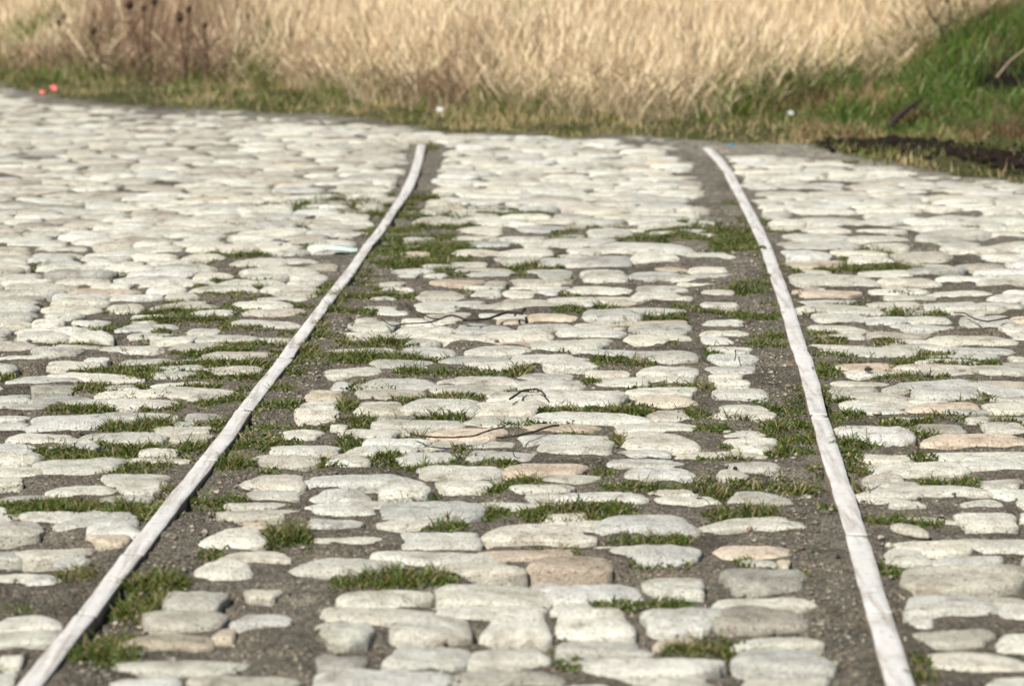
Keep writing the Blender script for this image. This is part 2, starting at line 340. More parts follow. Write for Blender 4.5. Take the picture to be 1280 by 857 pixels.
T[(840,280)] = [(-20,40,58,85),(-10,20,110,128),(60,215,97,122),(70,200,150,172),(80,215,170,190),(-20,85,175,195),(120,225,230,250),(120,240,283,298),(115,255,345,370),(-20,70,360,388),(-60,115,343,360,1),(-20,70,402,430),(115,265,388,405),(115,215,405,432),(135,285,440,467),(135,290,465,502),(-20,105,455,500),
(130,300,512,538),(150,260,541,558),(-20,95,515,545),(-10,110,548,570),(160,335,597,638),(-20,115,588,605),(-20,155,612,650),(170,330,655,680),(165,375,678,708),(-20,120,672,690),(-20,95,715,740),(170,330,737,770),(200,375,768,820),(-20,170,750,812),
(360,480,-5,22),(500,640,8,28),(400,640,28,52),(395,650,55,90),(410,575,92,122),(430,620,127,155,1),(600,770,93,112),(635,785,112,138),(660,850,35,60),(720,860,70,95),(810,1000,145,162),(810,990,98,135),(455,735,180,213),(690,870,168,190),(760,950,193,220),(715,920,228,250),(470,680,232,258,1),(490,660,267,290),
(765,950,252,272),(950,1150,233,255),(485,775,287,322),(695,890,278,303),(515,690,322,352),(705,860,337,360),(830,980,308,328),(910,1110,278,305),(490,680,358,376),(545,700,388,415),(820,1015,360,382),(500,700,374,389),(720,930,385,405,2),(860,1010,338,360),(1010,1180,310,330),(1050,1220,335,370),(1200,1290,372,390),
(570,910,440,475),(520,710,433,448),(760,970,430,455),(960,1240,400,438),(800,930,416,432),(990,1230,445,465),(935,1170,465,485),(1235,1290,470,490),(580,800,503,528,1),(600,830,528,547),(840,1070,530,547),(830,1090,508,528),(1090,1290,512,545),(575,780,562,582),(580,740,580,603),(580,840,600,628),(785,1140,567,603),(890,1125,590,632),
(1130,1290,568,600,1),(1135,1290,598,628),(620,865,628,662),(650,840,655,685),(890,1120,643,680,1),(1165,1290,625,645),(1125,1290,643,685),(1000,1160,670,688),(630,875,727,792),(880,1050,727,762),(935,1260,758,803,1),(1145,1290,722,755),(945,1290,822,850),(690,860,832,850)]
boxes = []
for (ox, oy), L_ in T.items():
    for b in L_:
        x0, x1, y0, y1 = ox+b[0]/S, ox+b[1]/S, oy+b[2]/S, oy+b[3]/S
        boxes.append((x0, x1, y0, y1, b[4] if len(b) > 4 else 0))
kept = []
def ov(a, b):
    w = min(a[1], b[1])-max(a[0], b[0]); h = min(a[3], b[3])-max(a[2], b[2])
    return 0 if w <= 0 or h <= 0 else w*h/min((a[1]-a[0])*(a[3]-a[2]), (b[1]-b[0])*(b[3]-b[2]))
for b in boxes:
    if all(ov(b, k) < .45 for k in kept): kept.append(b)

cob = []   # cx, cy, a, d, H, rot, pw, colour, seed
CREAM = np.array([(.55, .54, .48), (.58, .57, .51), (.51, .505, .455), (.55, .545, .50), (.56, .535, .465), (.53, .53, .50)])
ORANGE = np.array([(.54, .48, .38), (.53, .46, .37), (.55, .50, .41), (.52, .44, .355)])
DUSTY = np.array([(.42, .395, .345), (.45, .42, .365)])
def tint(k):
    A = (CREAM, ORANGE, DUSTY)[k]
    return A[rng.integers(len(A))]*(1+.12*float(np.clip(rng.standard_normal(), -2.2, 1.1)))*(1+.005*rng.standard_normal(3))
for (x0, x1, y0, y1, k) in kept:
    ym = (y0+y1)/2; sc = (ym+158)*1.066/1.435
    hpx = y1-y0
    H = float(np.clip(.33*hpx/sc, .006, .015))
    X0, Yb = G(x0, ym, .004); X1, _ = G(x1, ym, .004)
    _, Ybot = G(0, y1, .002); _, Ytop = G(0, y0, H*.9)
    d = max(float(Ytop-Ybot)/2, .022)
    rot = rng.normal(0, .05)
    if x1 < 260 and y0 > 560: rot += .18
    cob.append((float(X0+X1)/2, float(Ybot)+d, float(X1-X0)/2*1.09, d*1.17, H, rot, rng.uniform(3.0, 7.0), tint(k), len(cob)))
ntr = len(cob)
# the rest of the paving: rows of setts laid across the track
tr = [(c[0], c[1], c[2], c[3]) for c in cob]; trA = np.array(tr)
y = 2.6
fill = []
while y < 25:
    far = sst(7.5, 10, y)
    d = rng.uniform(.042, .064)
    gap = rng.uniform(.010, .026)*(1-.85*far)
    x = -7 + rng.uniform(0, .2)
    while x < 5.5:
        a = rng.uniform(.055, .115)+.02*far; g = rng.uniform(.010, .028)*(1-.75*far)
        fill.append((x+a, y+d, a, d)); x += 2*a+g
    y += 2*d+gap
for (cx, cy, a, d) in fill:
    slope = -.10 if cx < railx(cy, 0) else .04
    yy = cy + slope*0 + .10*vn(cx*.8, cy*.5, 71) + (.10*(cx-railx(cy, 0))*sst(0, -1.5, cx-railx(cy, 0)) if cx < 0 else 0)
    yy += .03*vn(cx*4, cy*3, 77)
    px, py = proj(cx, yy, 0)
    e = edgeY(cx)
    if yy+d > e - .0 - .26*max(0, float(vn(cx*2.6, yy*.5, 83)))-.06*rng.random(): continue
    if px > 860 and px < 1075 and yy > e-.45-.15*vn(cx*3, yy*3, 5): continue
    if px >= 1075 and yy > e-.22-.12*vn(cx*3, yy*3, 5): continue
    sl, sr = railx(yy, 0), railx(yy, 1)
    if yy < lY[-1]+.15 and sl-.045 < cx+a and cx-a < sl+.075: 
        # trim against the left rail
        if cx < sl: a2 = (sl-.055-(cx-a))/2; cx = cx-a+a2; a = a2
        else: a2 = ((cx+a)-(sl+.11))/2; cx = cx+a-a2; a = a2
        if a < .04: continue
    if yy < rY_[-1]+.1 and sr-.13 < cx+a and cx-a < sr+.04:
        if cx < sr: a2 = (sr-.15-(cx-a))/2; cx = cx-a+a2; a = a2
        else: a2 = ((cx+a)-(sr+.055))/2; cx = cx+a-a2; a = a2
        if a < .04: continue
    inside = (py > 283 and 425 < px < 1130) or (px > 1120 and py > 405) or (px < 430 and py > 400+1.1*(170-min(px, 170))) 
    inside = inside and py < 870 and -25 < px < 1300
    k1, k2 = (.88, .80)
    if inside:
        if rng.random() < .08 or py > 720: continue
        a *= rng.uniform(.5, 1.0); d *= rng.uniform(.45, .75); k1, k2 = .93, .86
    if len(trA) and np.any((np.abs(trA[:, 0]-cx) < (trA[:, 2]+a)*k1) & (np.abs(trA[:, 1]-yy) < (trA[:, 3]+d)*k2)): continue
    if rng.random() < .05: continue
    k = rng.random()
    if px < 560 and rng.random() < .45*sst(8.5, 11, yy): k = .08
    cob.append((cx, yy, a, d, rng.uniform(.010, .018)*(1-.25*sst(8, 12, yy))*(.5 if inside else 1), rng.normal(0, .07)+(.10 if cx < sl-.5 else 0), rng.uniform(2.6, 4.5), tint(1 if k < .022 else (2 if k < .09 else 0)), len(cob)))
def cobble_mesh():
    Vs, Qs, Ts, Cs, o = [], [], [], [], 0
    for (cx, cy, a, d, H, rot, pw, col, sd) in cob:
        big = cy < 9
        seg = 36 if big else 20
        R = np.array([.2, .4, .56, .70, .81, .89, .95, .985, 1.0, 1.03]) if big else np.array([.35, .6, .8, .92, 1.0, 1.04])
        th = np.linspace(0, 2*np.pi, seg, endpoint=False)
        ct, st = np.cos(th), np.sin(th)
        rr = (np.abs(ct)**pw+np.abs(st)**pw)**(-1/pw)
        rr = rr*(1+.10*np.sin(th+sd*1.7)+.08*np.sin(2*th+sd*2.3)*.8+.05*np.sin(3*th+sd)+.16*vn(ct*1.8+sd*3.1, st*1.8, 13)+.11*vn(ct*4.5+sd, st*4.5, 14)+.05*vn(ct*13+sd, st*13, 15))
        tz = 1+.25*math.sin(sd*7.3)*st      # trapezoid
        lx = a*rr*ct*tz; ly = d*rr*st
        cr, sr_ = math.cos(rot), math.sin(rot)
        ex, ey = lx*cr-ly*sr_*1, lx*sr_*.6+ly*cr
        X = np.concatenate([[cx], (cx+R[:, None]*ex[None]).ravel()])
        Y = np.concatenate([[cy], (cy+R[:, None]*ey[None]).ravel()])
        rad = np.concatenate([[0], np.repeat(R, seg)])
        q = 3.6+3.0*((sd*37 % 11)/11)
        prof = np.sqrt(np.clip(1-np.clip(rad, 0, 1)**q, 0, 1))
        tiltx = .09*math.sin(sd*3.1); tilty = .08*math.cos(sd*5.7)-.04
        gz = float(.012*fbm(np.array([cx*5.]), np.array([cy*5.]), 1, 3)[0])
        Z = gz - .003 + H*prof*1.1 + (prof > 0)*((X-cx)*tiltx*.5+(Y-cy)*tilty*.5)*prof
        am = min(1, H/.015)
        Z += prof*am*(.006*vn(X*18+sd, Y*22, 21)+.007*np.abs(vn(X*45+sd, Y*55, 22))+.0035*vn(X*120, Y*140, 23)-.001)
        Z = np.where(rad > 1.0, gz-.05, Z)
        V = np.stack([X, Y, Z], 1)
        n = len(R)
        i = 1+np.arange(n-1)[:, None]*seg; j = np.arange(seg)[None]; k = (j+1) % seg
        Qs.append(o+np.stack([i+j, i+seg+j, i+seg+k, i+k], -1).reshape(-1, 4))
        Ts.append(o+np.stack([np.zeros(seg, int), 1+j[0], 1+k[0]], 1))
        Vs.append(V); Cs.append(np.repeat(col[None], len(V), 0)); o += len(V)
    return np.vstack(Vs), [np.vstack(Qs), np.vstack(Ts)], np.vstack(Cs)
V, Fq, col = cobble_mesh()
tag(mesh_obj('cobblestone_paving', V, Fq, STONE, col), kind='structure')
cobA = np.array([(c[0], c[1], c[2], c[3]) for c in cob])
def in_cobble(X, Y, k=.86):
    out = np.zeros(len(X), bool)
    for s in range(0, len(X), 4000):
        x, y_ = X[s:s+4000, None], Y[s:s+4000, None]
        lo, hi = y_.min()-.2, y_.max()+.2
        c = cobA[(cobA[:, 1] > lo) & (cobA[:, 1] < hi)]
        r = (np.abs((x-c[:, 0])/c[:, 2])**3+np.abs((y_-c[:, 1])/c[:, 3])**3)
        out[s:s+4000] = (r < k**3).any(1)
    return out

# ------------------------------------------------------------------ ground sheet
def axis(parts):
    a = [np.arange(s, e, st) for s, e, st in parts]; return np.concatenate(a+[[parts[-1][1]]])
gx = axis([(-120, -20, 20), (-20, -6, 1.5), (-6, -2.4, .1), (-2.4, 2.2, .014), (2.2, 4.2, .05), (4.2, 8, .25), (8, 20, 2), (20, 120.1, 20)])
gy = axis([(-60, -6, 6), (-6, 2.4, .6), (2.4, 3.7, .05), (3.7, 8.5, .012), (8.5, 14.4, .028), (14.4, 19, .1), (19, 30, .5), (30, 150, 10)])
GX, GY = np.meshgrid(gx, gy)
GZ = terrain(GX, GY)
for wch in (0, 1):
    dx = np.abs(GX-railx(GY, wch)); mk = (dx < .075) & (GY < (lY[-1] if wch == 0 else rY_[-1])+.05)
    lim = .0105+.004*vn(GX*30, GY*9, 27)+.35*np.clip(dx-.045, 0, 1)
    GZ = np.where(mk, np.minimum(GZ, lim), GZ)
# the soil sinks a little where it meets each stone
moat = np.zeros_like(GZ)
for (cx, cy, a, d, H, rot, *_r) in cob:
    if cy > 13.5 or cy < 3.5: continue
    i0, i1 = np.searchsorted(gx, [cx-a-.05, cx+a+.05]); j0, j1 = np.searchsorted(gy, [cy-d-.05, cy+d+.05])
    if i1 <= i0 or j1 <= j0: continue
    xx, yy2 = np.meshgrid(gx[i0:i1]-cx, gy[j0:j1]-cy)
    rr = (np.abs(xx/a)**4+np.abs(yy2/d)**4)**.25
    ds = (rr-1)*min(a, d)
    moat[j0:j1, i0:i1] = np.maximum(moat[j0:j1, i0:i1], np.where(ds > 0, np.exp(-(ds/.013)**2), 1))
GZ = GZ-moat*(.0075+.011*fbm(GX*6, GY*6, 63, 3))*(1-.45*sst(8.5, 11, GY))
far_out = sst(5, 9, np.abs(GX))+sst(26, 32, GY)
b_ = baseY(GX); e_ = edgeY(GX)
soil = np.array((.172, .152, .122)); sand = np.array((.27, .25, .21)); turf = np.array((.085, .085, .035)); strawg = np.array((.26, .19, .105)); earth = np.array((.012, .009, .008))
def lerp(a, b, t): return a*(1-t[..., None])+b*t[..., None]
nz = fbm(GX*1.5, GY*1.5, 41, 4)
col = np.broadcast_to(soil, GX.shape+(3,)).copy()
col = lerp(col, sand*.85, np.clip(sst(8.2, 10.5, GY)*.8+.5*nz, 0, 1)*(1-.4*sst(-.6, .2, GX)*sst(1.6, 1.0, GX)))
col = lerp(col, np.array((.118, .104, .083)), np.clip(sst(.05, .35, fbm(GX*3, GY*3, 45, 4)), 0, 1)*.8)
sandr = sst(.7, 1.0, GX)*sst(-.75, -.35, GY-e_)
col = lerp(col, sand, np.clip(sandr, 0, 1))
vg = sst(-.03, .12, GY-e_+.30*fbm(GX*3, GY*3, 92, 4)+.06)
col = lerp(col, turf, vg)
col = lerp(col, strawg, sst(0, .5, GY-b_)*(1-sst(1.2, 1.6, GX)*sst(15.6, 14.6, GY)))
rX, rY = G(np.array([1040,1100,1150,1210,1280,1400]), np.array([186,190,194,202,214,232]))
ry_ = np.interp(GX, rX, rY)
dk = sst(rX[0]-.15, rX[0]+.2, GX)*np.exp(-((GY-ry_)/(.20+.16*sst(1.8, 2.5, GX)))**2)*1.5+1.3*fbm(GX*5, GY*5, 61, 4)*sst(rX[0]-.15, rX[0]+.2, GX)*np.exp(-((GY-ry_)/.4)**2)
dk = np.clip(dk, 0, 1)
col = lerp(col, earth, dk)
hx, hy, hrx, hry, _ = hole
col = lerp(col, earth, np.clip(2.4*np.exp(-(((GX-hx)/(hrx*1.1))**2+((GY-hy)/(hry*1.1))**2)), 0, 1))  # shade inside the bank hollow, painted in with the black earth colour
ny, nx = GX.shape
i = np.arange(ny-1)[:, None]*nx; j = np.arange(nx-1)[None]
q = np.stack([i+j, i+j+1, i+nx+j+1, i+nx+j], -1).reshape(-1, 4)
tag(mesh_obj('ground', np.stack([GX, GY, GZ], -1).reshape(-1, 3), [q], SOIL, col.reshape(-1, 3)), kind='structure')

# crumbs of dark thrown-up earth on the ridge
def crumbs():
    n = 7000
    X = rng.uniform(rX[0]-.05, 4.2, n); w_ = .13+.16*sst(1.8, 2.6, X)
    Y = np.interp(X, rX, rY)+rng.normal(0, 1, n)*w_*.9 + .06*vn(X*6, X*0, 8)
    Z = terrain(X, Y); R = rng.gamma(1.6, .0055, n).clip(.003, .018)*(.8+.5*sst(1.5, 2.2, X))*(.6+.9*(fbm(X*5, Y*7, 9, 3)+.4).clip(.1, 1.2))
    ico = np.array([(0,0,1),(.89,0,.45),(.28,.85,.45),(-.72,.53,.45),(-.72,-.53,.45),(.28,-.85,.45),(.72,.53,-.45),(-.28,.85,-.45),(-.89,0,-.45),(-.28,-.85,-.45),(.72,-.53,-.45),(0,0,-1)])
    f = np.array([(0,1,2),(0,2,3),(0,3,4),(0,4,5),(0,5,1),(1,6,2),(2,7,3),(3,8,4),(4,9,5),(5,10,1),(6,7,2),(7,8,3),(8,9,4),(9,10,5),(10,6,1),(11,7,6),(11,8,7),(11,9,8),(11,10,9),(11,6,10)])
    V = ico[None]*(R[:, None, None]*rng.uniform(.6, 1.4, (n, 12, 1)))*np.array([1.3, 1.2, .8])+np.stack([X, Y, Z+R*.2], 1)[:, None]
    Fq = (np.arange(n)[:, None, None]*12+f[None]).reshape(-1, 3)
    return V.reshape(-1, 3), [Fq]
V, Fq = crumbs()
tag(mesh_obj('loose_earth', V, Fq, m_plain('black_earth', (.014, .010, .008), .95, .05, .5, 60, .004), smooth=False), 'black crumbly earth thrown up between the bank and the paving', 'earth', kind='stuff')

# loose grit and gravel lying in the joints
def gravel():
    n = 15000
    Y = 3.7+rng.random(n)**1.4*6.5; X = rng.uniform(-.62, .72, n)*(Y*.42)
    k = rng.random(n) < .45
    sd_ = rng.random(n) < .5
    X = np.where(k, np.where(sd_, railx(Y, 0)+.09+rng.normal(0, .05, n), railx(Y, 1)-.10+rng.normal(0, .06, n)), X)
    ok = ~in_cobble(X, Y, .95)
    for w_ in (0, 1): ok &= np.abs(X-railx(Y, w_)) > .033
    X, Y = X[ok], Y[ok]; n = len(X)
    R = rng.gamma(2.5, .0008, n).clip(.0008, .007)
    ico = np.array([(0,0,1),(1,0,0),(0,1,0),(-1,0,0),(0,-1,0),(0,0,-1)]); f = np.array([(0,1,2),(0,2,3),(0,3,4),(0,4,1),(5,2,1),(5,3,2),(5,4,3),(5,1,4)])
    V = ico[None]*(R[:, None, None]*rng.uniform(.6, 1.5, (n, 6, 1)))*np.array([1.3, 1.2, .8])+np.stack([X, Y, terrain(X, Y)+R*.3], 1)[:, None]
    Fq = (np.arange(n)[:, None, None]*6+f[None]).reshape(-1, 3)
    c = np.array((.33, .30, .25))*rng.uniform(.35, 1.5, (n, 1))*(1+.06*rng.standard_normal((n, 3)))
    return V.reshape(-1, 3), [Fq], np.repeat(c, 6, 0)
V, Fq, col = gravel()
tag(mesh_obj('gravel', V, Fq, STONE, col, smooth=False), 'fine grey brown grit and gravel lying in the joints and along the rails', 'gravel', kind='stuff')

# ------------------------------------------------------------------ grass blades
def blades(X, Y, h, w, lean, ldir, face, col, Z=None, prof=(1, .95, .75, .45, .0), bend=1.0, sink=.006):
    """each blade: a bent tapering ribbon of 4 segments. col (n,3)"""
    n = len(X); k = len(prof)
    Z = terrain(X, Y) if Z is None else Z
    t = np.linspace(0, 1, k)[None]
    off = (lean*h)[:, None]*(t**(1+bend*.8))
    px = X[:, None]+np.cos(ldir)[:, None]*off; py = Y[:, None]+np.sin(ldir)[:, None]*off
    pz = Z[:, None]-sink+h[:, None]*np.sqrt(np.clip(1-(lean[:, None]*.75*t)**2, .05, 1))*t
    wd = w[:, None]*np.array(prof)[None]*.5
    fx, fy = np.cos(face)[:, None]*wd, np.sin(face)[:, None]*wd
    A = np.stack([px-fx, py-fy, pz], -1); B = np.stack([px+fx, py+fy, pz], -1)
    V = np.stack([A, B], 2).reshape(n, 2*k, 3)
    V = V[:, :2*k-1]                       # the tip is one vertex
    m = 2*k-1
    o = np.arange(n)[:, None]*m
    qs = [np.concatenate([o+2*s, o+2*s+1, o+2*s+3, o+2*s+2], 1) for s in range(k-2)]
    ts = np.concatenate([o+2*(k-2), o+2*(k-2)+1, o+2*(k-1)], 1)
    return V.reshape(-1, 3), [np.vstack(qs), ts], np.repeat(col, m, 0)
def joinc(parts):
    V, Fq = join([(a, b) for a, b, c in parts]); return V, Fq, np.vstack([c for a, b, c in parts])
def joinc2(a, b): return joinc([a, b])
GCOL = np.array([(.075, .110, .016), (.090, .130, .020), (.055, .085, .014), (.115, .140, .026), (.130, .120, .030), (.040, .062, .012)])
def gcol(n, brown=.12):
    c = .80*GCOL[rng.integers(len(GCOL), size=n)]*(1+.22*rng.standard_normal((n, 1))).clip(.5, 1.6)
    br = rng.random(n) < brown
    c[br] = np.array((.20, .155, .075))*(1+.25*rng.standard_normal((br.sum(), 1))).clip(.5, 1.6)
    return c

patches = []     # x0,x1,ybase(px), density, height m, brown share
def add(ox, oy, L_):
    for p in L_:
        x0, x1, yb = ox+p[0]/S, ox+p[1]/S, oy+p[2]/S
        patches.append([x0, x1, yb] + list(p[3:] if len(p) > 3 else [1.0]))
add(0, 280, [(720,950,235),(930,1010,235),(400,650,322),(500,830,322),(830,1150,305),(280,480,380),(480,840,360,1.3),(700,920,460),(250,420,535,1.3),(400,600,540),(560,1000,520,1.3),(870,1060,440),(760,960,120),(1140,1260,235),(370,520,560,.7),(275,520,605,1.5),
 (180,400,685,1.5),(380,500,630,.8),(620,790,595,.8),(700,840,555),(840,960,565),(770,900,650,1.2),(710,780,665,.8),(370,560,750,1.5),(520,700,740,1.5),(760,830,725),(0,400,840,1.6),(390,620,828,1.4),(650,760,820,1.2),(930,1000,150,.6),(1080,1280,490,1.5),(1180,1280,320),(1130,1190,410,.7),
 (1030,1110,545,1.2),(980,1060,610,.7),(940,1080,670,1.3),(890,1120,740,1.4),(840,1080,810,1.5),(1170,1280,730),(1200,1280,270),(1230,1280,670),(830,1160,8,.8),(600,760,285,.5),(560,640,90,.4),(120,220,158,.4),(300,390,155,.4),(20,90,115,.5),(330,440,200,.4),(350,470,65,.4),(660,720,225,.6)])
add(420, 280, [(0,280,265,1.3),(0,150,325,1.2),(170,450,160,1.6),(170,480,140,1.2),(150,420,115,1.3),(120,490,85,1.2),(180,470,60,1.2),(580,820,155,1.2),(320,480,190,.6),(940,1030,310),(790,900,320),(1010,1270,352,1.5),(0,290,440,1.2),(0,350,500,1.7),(0,260,485,1.4),(360,520,500,.5),(930,1060,510,1.4),
 (1060,1160,515,.8),(610,710,545,1.1),(220,400,550,.8),(890,960,580),(30,210,600,.9),(200,290,640,.6),(0,70,670),(0,300,722,1.5),(290,510,702,1.3),(650,1140,690,1.5),(590,700,735,.8),(700,860,730,.7),(150,340,792,1.4),(1060,1270,610,.7),(0,90,797,1.3),(820,930,780,.5),(80,240,842,1.2),(1000,1060,800,.8),(430,480,815,.8),
 (480,560,605,.5),(1200,1280,700,.8),(920,1100,15,.8),(1050,1280,48,1),(480,600,500,.6),(1130,1280,25,.7),(700,760,10,.5),(180,480,20,1.1),(130,300,30,1)])
add(840, 280, [(0,170,20),(0,120,45),(130,330,100,1.4),(150,320,75,1.3),(180,320,45,1.2),(190,360,245,1.3),(230,370,225,.8),(100,390,322,1.5),(230,400,337,1.2),(270,430,440,1.2),(290,420,415,.8),(0,50,340,1.2),(310,480,670,1.3),(340,520,740,1.5),(330,420,760,1),(170,320,710,1.2),(80,200,750,1.3),(390,530,790,1.3),(350,520,840,1.4),(0,140,702,1),(60,150,595,.8),(590,640,140),
 (540,900,170,1),(790,880,250),(700,990,335,1),(500,600,400,.8,),(530,640,430,.8),(820,1180,505,1),(520,620,550,1.3),(550,660,630,1.2),(560,700,700,1.3),(580,650,760,1),(600,760,820,1.3),(770,940,730,1.1),(1020,1130,592,1),(980,1160,640,.8),(1120,1260,727,1.3),(860,920,770,.8),(1240,1280,750),(1250,1280,200),(740,1000,562,.8),(620,680,85,.6),(790,830,45,.5),(1060,1120,15,.4),(450,520,250,.8),(440,480,180,.6),(480,560,330,.6)])
add(0, 567, [(0,470,28,1.4),(0,620,225,1.9),(0,600,200,1.6),(780,920,55,1.3),(690,880,178,1),(950,1120,330,1.9),(960,1110,315,1.5),(200,330,455,.9),(440,670,490,1.8),(400,630,568,1.8),(410,620,540,1.5),(310,480,670,.8),(260,490,748,1.6),(0,40,600,1),(1220,1280,475,1),(710,800,390,.5),(270,340,650,.4),(0,100,560,.4)])
add(420, 567, [(260,500,45,1.4),(590,660,45,1),(520,610,132,1.2),(620,740,110,1.2),(210,370,172,1.2),(980,1280,132,1.6),(410,620,217,1.4),(680,1090,228,1.9),(700,1060,210,1.5),(320,470,272,1.3),(1010,1130,242,.8),(0,420,475,1.4),(150,420,462,1),(780,880,352,.8),(680,780,372,.6),(1000,1280,330,.8),(1080,1280,405,.6),(940,1280,572,1.1),(800,890,772,.7),(780,830,720,.5),(1190,1280,727,.9),(930,1010,72,.8),(500,620,190,.5)])
add(840, 567, [(0,210,132,1.8),(230,530,117,1.4),(100,290,22,.8),(360,480,5,1),(130,380,237,.8),(0,60,327,1.2),(460,500,442,.6),(640,740,60,.7),(650,740,130,.8),(910,1130,112,1.3),(730,980,257,1.2),(530,600,220,.4),(0,260,722,.9),(870,960,842,.8),(760,830,440,.8),(870,940,762,.5),(230,300,405,.3)])
for p in [(330,490,258,1.3),(410,505,268,1.4),(505,640,262,1.6),(500,620,272,1.5),(505,560,250,1.4),(560,640,268,1.2),(470,600,283,1.6),(470,590,300,1.5),(465,610,315,1.6),(455,560,330,1.3),(280,400,262,.8),(400,490,245,1.0),(640,700,268,.6),(780,950,300,1.1),(890,950,308,1.4),(830,900,280,1),(880,945,290,1.2),(260,320,318,1),(690,720,292,.7),(700,760,322,.6),(533,548,185,.8),(470,500,290,1.3),(500,520,256,1.6),(960,1000,290,.6),(1010,1070,205,1.0),(360,470,252,.9)]:
    patches.append(list(p))
for _ in range(150):
    yb = rng.uniform(300, 600); t = (yb-175)/(857-175); xl = 527+(40-527)*t; xr = 880+(1122-880)*t
    u = rng.random()
    x = xl-abs(rng.normal(0, 110))-10 if u < .5 else (rng.uniform(xl+10, xr-40) if u < .85 else xr+rng.uniform(0, 160))
    w_ = rng.uniform(15, 70); patches.append([x-(w_ if u < .5 else 0), x+(0 if u < .5 else w_), yb, rng.uniform(.25, .55)])
for _ in range(60):      # straggling growth along both rails
    yb = rng.uniform(250, 640); t = (yb-175)/(857-175); side = rng.random() < .5
    x = float(np.interp(yb, [r_[2] for r_ in railL], [(r_[0] if side else r_[1]) for r_ in railL])) if rng.random() < .55 else float(np.interp(yb, [r_[2] for r_ in railR], [(r_[0] if side else r_[1]) for r_ in railR]))
    w_ = rng.uniform(8, 26); patches.append([x-(w_ if side else 0), x+(0 if side else w_), yb, rng.uniform(.4, 1.0)])
# tufts that stand apart and are looked at one by one
SOLO = [
 (('0', 950, 1120, 332), 'bushy green grass tuft standing alone between short cobbles inside the kinked rail'),
 (('0', 440, 670, 490), 'grass tuft against the kinked rail, upper of the close pair near the bottom edge'),
 (('0', 400, 630, 568), 'broader grass tuft against the kinked rail, lower of the close pair near the bottom edge'),
 (('0', 260, 490, 748), 'low flat grass tuft, last one along the kinked rail before the bottom edge'),
 (('0', 780, 920, 55), 'small ragged grass tuft touching the inner side of the kinked rail, above bare grit'),
]
solo_key = {}
def patch_blades(p):
    x0, x1, yb, den = p[0], p[1], p[2], p[3]
    sc = (yb+158)*1.066/1.435
    wm = (x1-x0)/sc
    n = int(np.clip(wm*3300*den, 30, 2600))
    # clumped along the strip
    cen = rng.random(max(2, int(wm/.022)))
    u = cen[rng.integers(len(cen), size=n)]+rng.normal(0, .012/max(wm, .03), n)
    u = np.where(rng.random(n) < .35, rng.random(n), u).clip(-.04, 1.04)
    X0, Y0 = G(x0, yb); X1, Y1 = G(x1, yb)
    X = X0+(X1-X0)*u + rng.normal(0, .004, n)
    edge = np.clip(np.minimum(u, 1-u)*5, .25, 1)
    Y = float(Y0) + .010+rng.normal(.010, .024+.012*(yb < 345), n)*edge + .02*vn(u*5, 0*u+yb, 9)
    ok = ~in_cobble(X, Y, .70)
    X, Y, edge = X[ok], Y[ok], edge[ok]; n = len(X)
    h = rng.gamma(4, .0054, n).clip(.005, .05)*(.5+.5*edge)*(.7 if den < .75 else 1)*(.6+.55*rng.random())
    dead = rng.random() * .35
    # a low mat of moss and seedlings round the blades
    m_ = int(n*1.1)
    Xm, Ym = G(x0+(x1-x0)*rng.uniform(-.06, 1.06, m_), yb)
    Ym = Ym+.012+rng.normal(.006, .022, m_); okm = ~in_cobble(Xm, Ym, .80); Xm, Ym = Xm[okm], Ym[okm]; m_ = len(Xm)
    moss = blades(Xm, Ym, rng.uniform(.003, .011, m_), rng.uniform(.003, .006, m_), rng.uniform(.3, 1.2, m_), rng.uniform(0, 6.28, m_), rng.uniform(-.9, .9, m_), gcol(m_, .18)*np.array((.85, .95, .85)), prof=(1, .95, .7, 0), bend=.6, sink=.002)
    return joinc2(moss, blades(X, Y, h, rng.uniform(.0016, .0036, n), rng.uniform(.5, 1.5, n), rng.uniform(0, 6.28, n), rng.uniform(-.9, .9, n), gcol(n, .08+dead*(1.4 if den < 1 else .6)), prof=(1, .95, .7, 0), bend=.6))
solos, loose = [], []
for p in patches:
    hit = None
    for (key, lab) in SOLO:
        if abs(p[0]-key[1]/S) < .5 and abs(p[1]-key[2]/S) < .5 and abs(p[2]-(567+key[3]/S)) < 2: hit = lab
    (solos if hit else loose).append((p, hit))
V, Fq, col = joinc([patch_blades(p) for p, h in loose])
tag(mesh_obj('joint_grass', V, Fq, GREEN, col, smooth=False), 'patchy short green grass sprouting in the joints between cobbles and along the rails', 'grass', kind='stuff')
for p, lab in solos:
    V, Fq, col = joinc([patch_blades(p), patch_blades(p)])
    tag(mesh_obj('grass_tuft', V, Fq, GREEN, col, smooth=False), lab, 'grass tuft', 'separate grass tufts beside the rails')

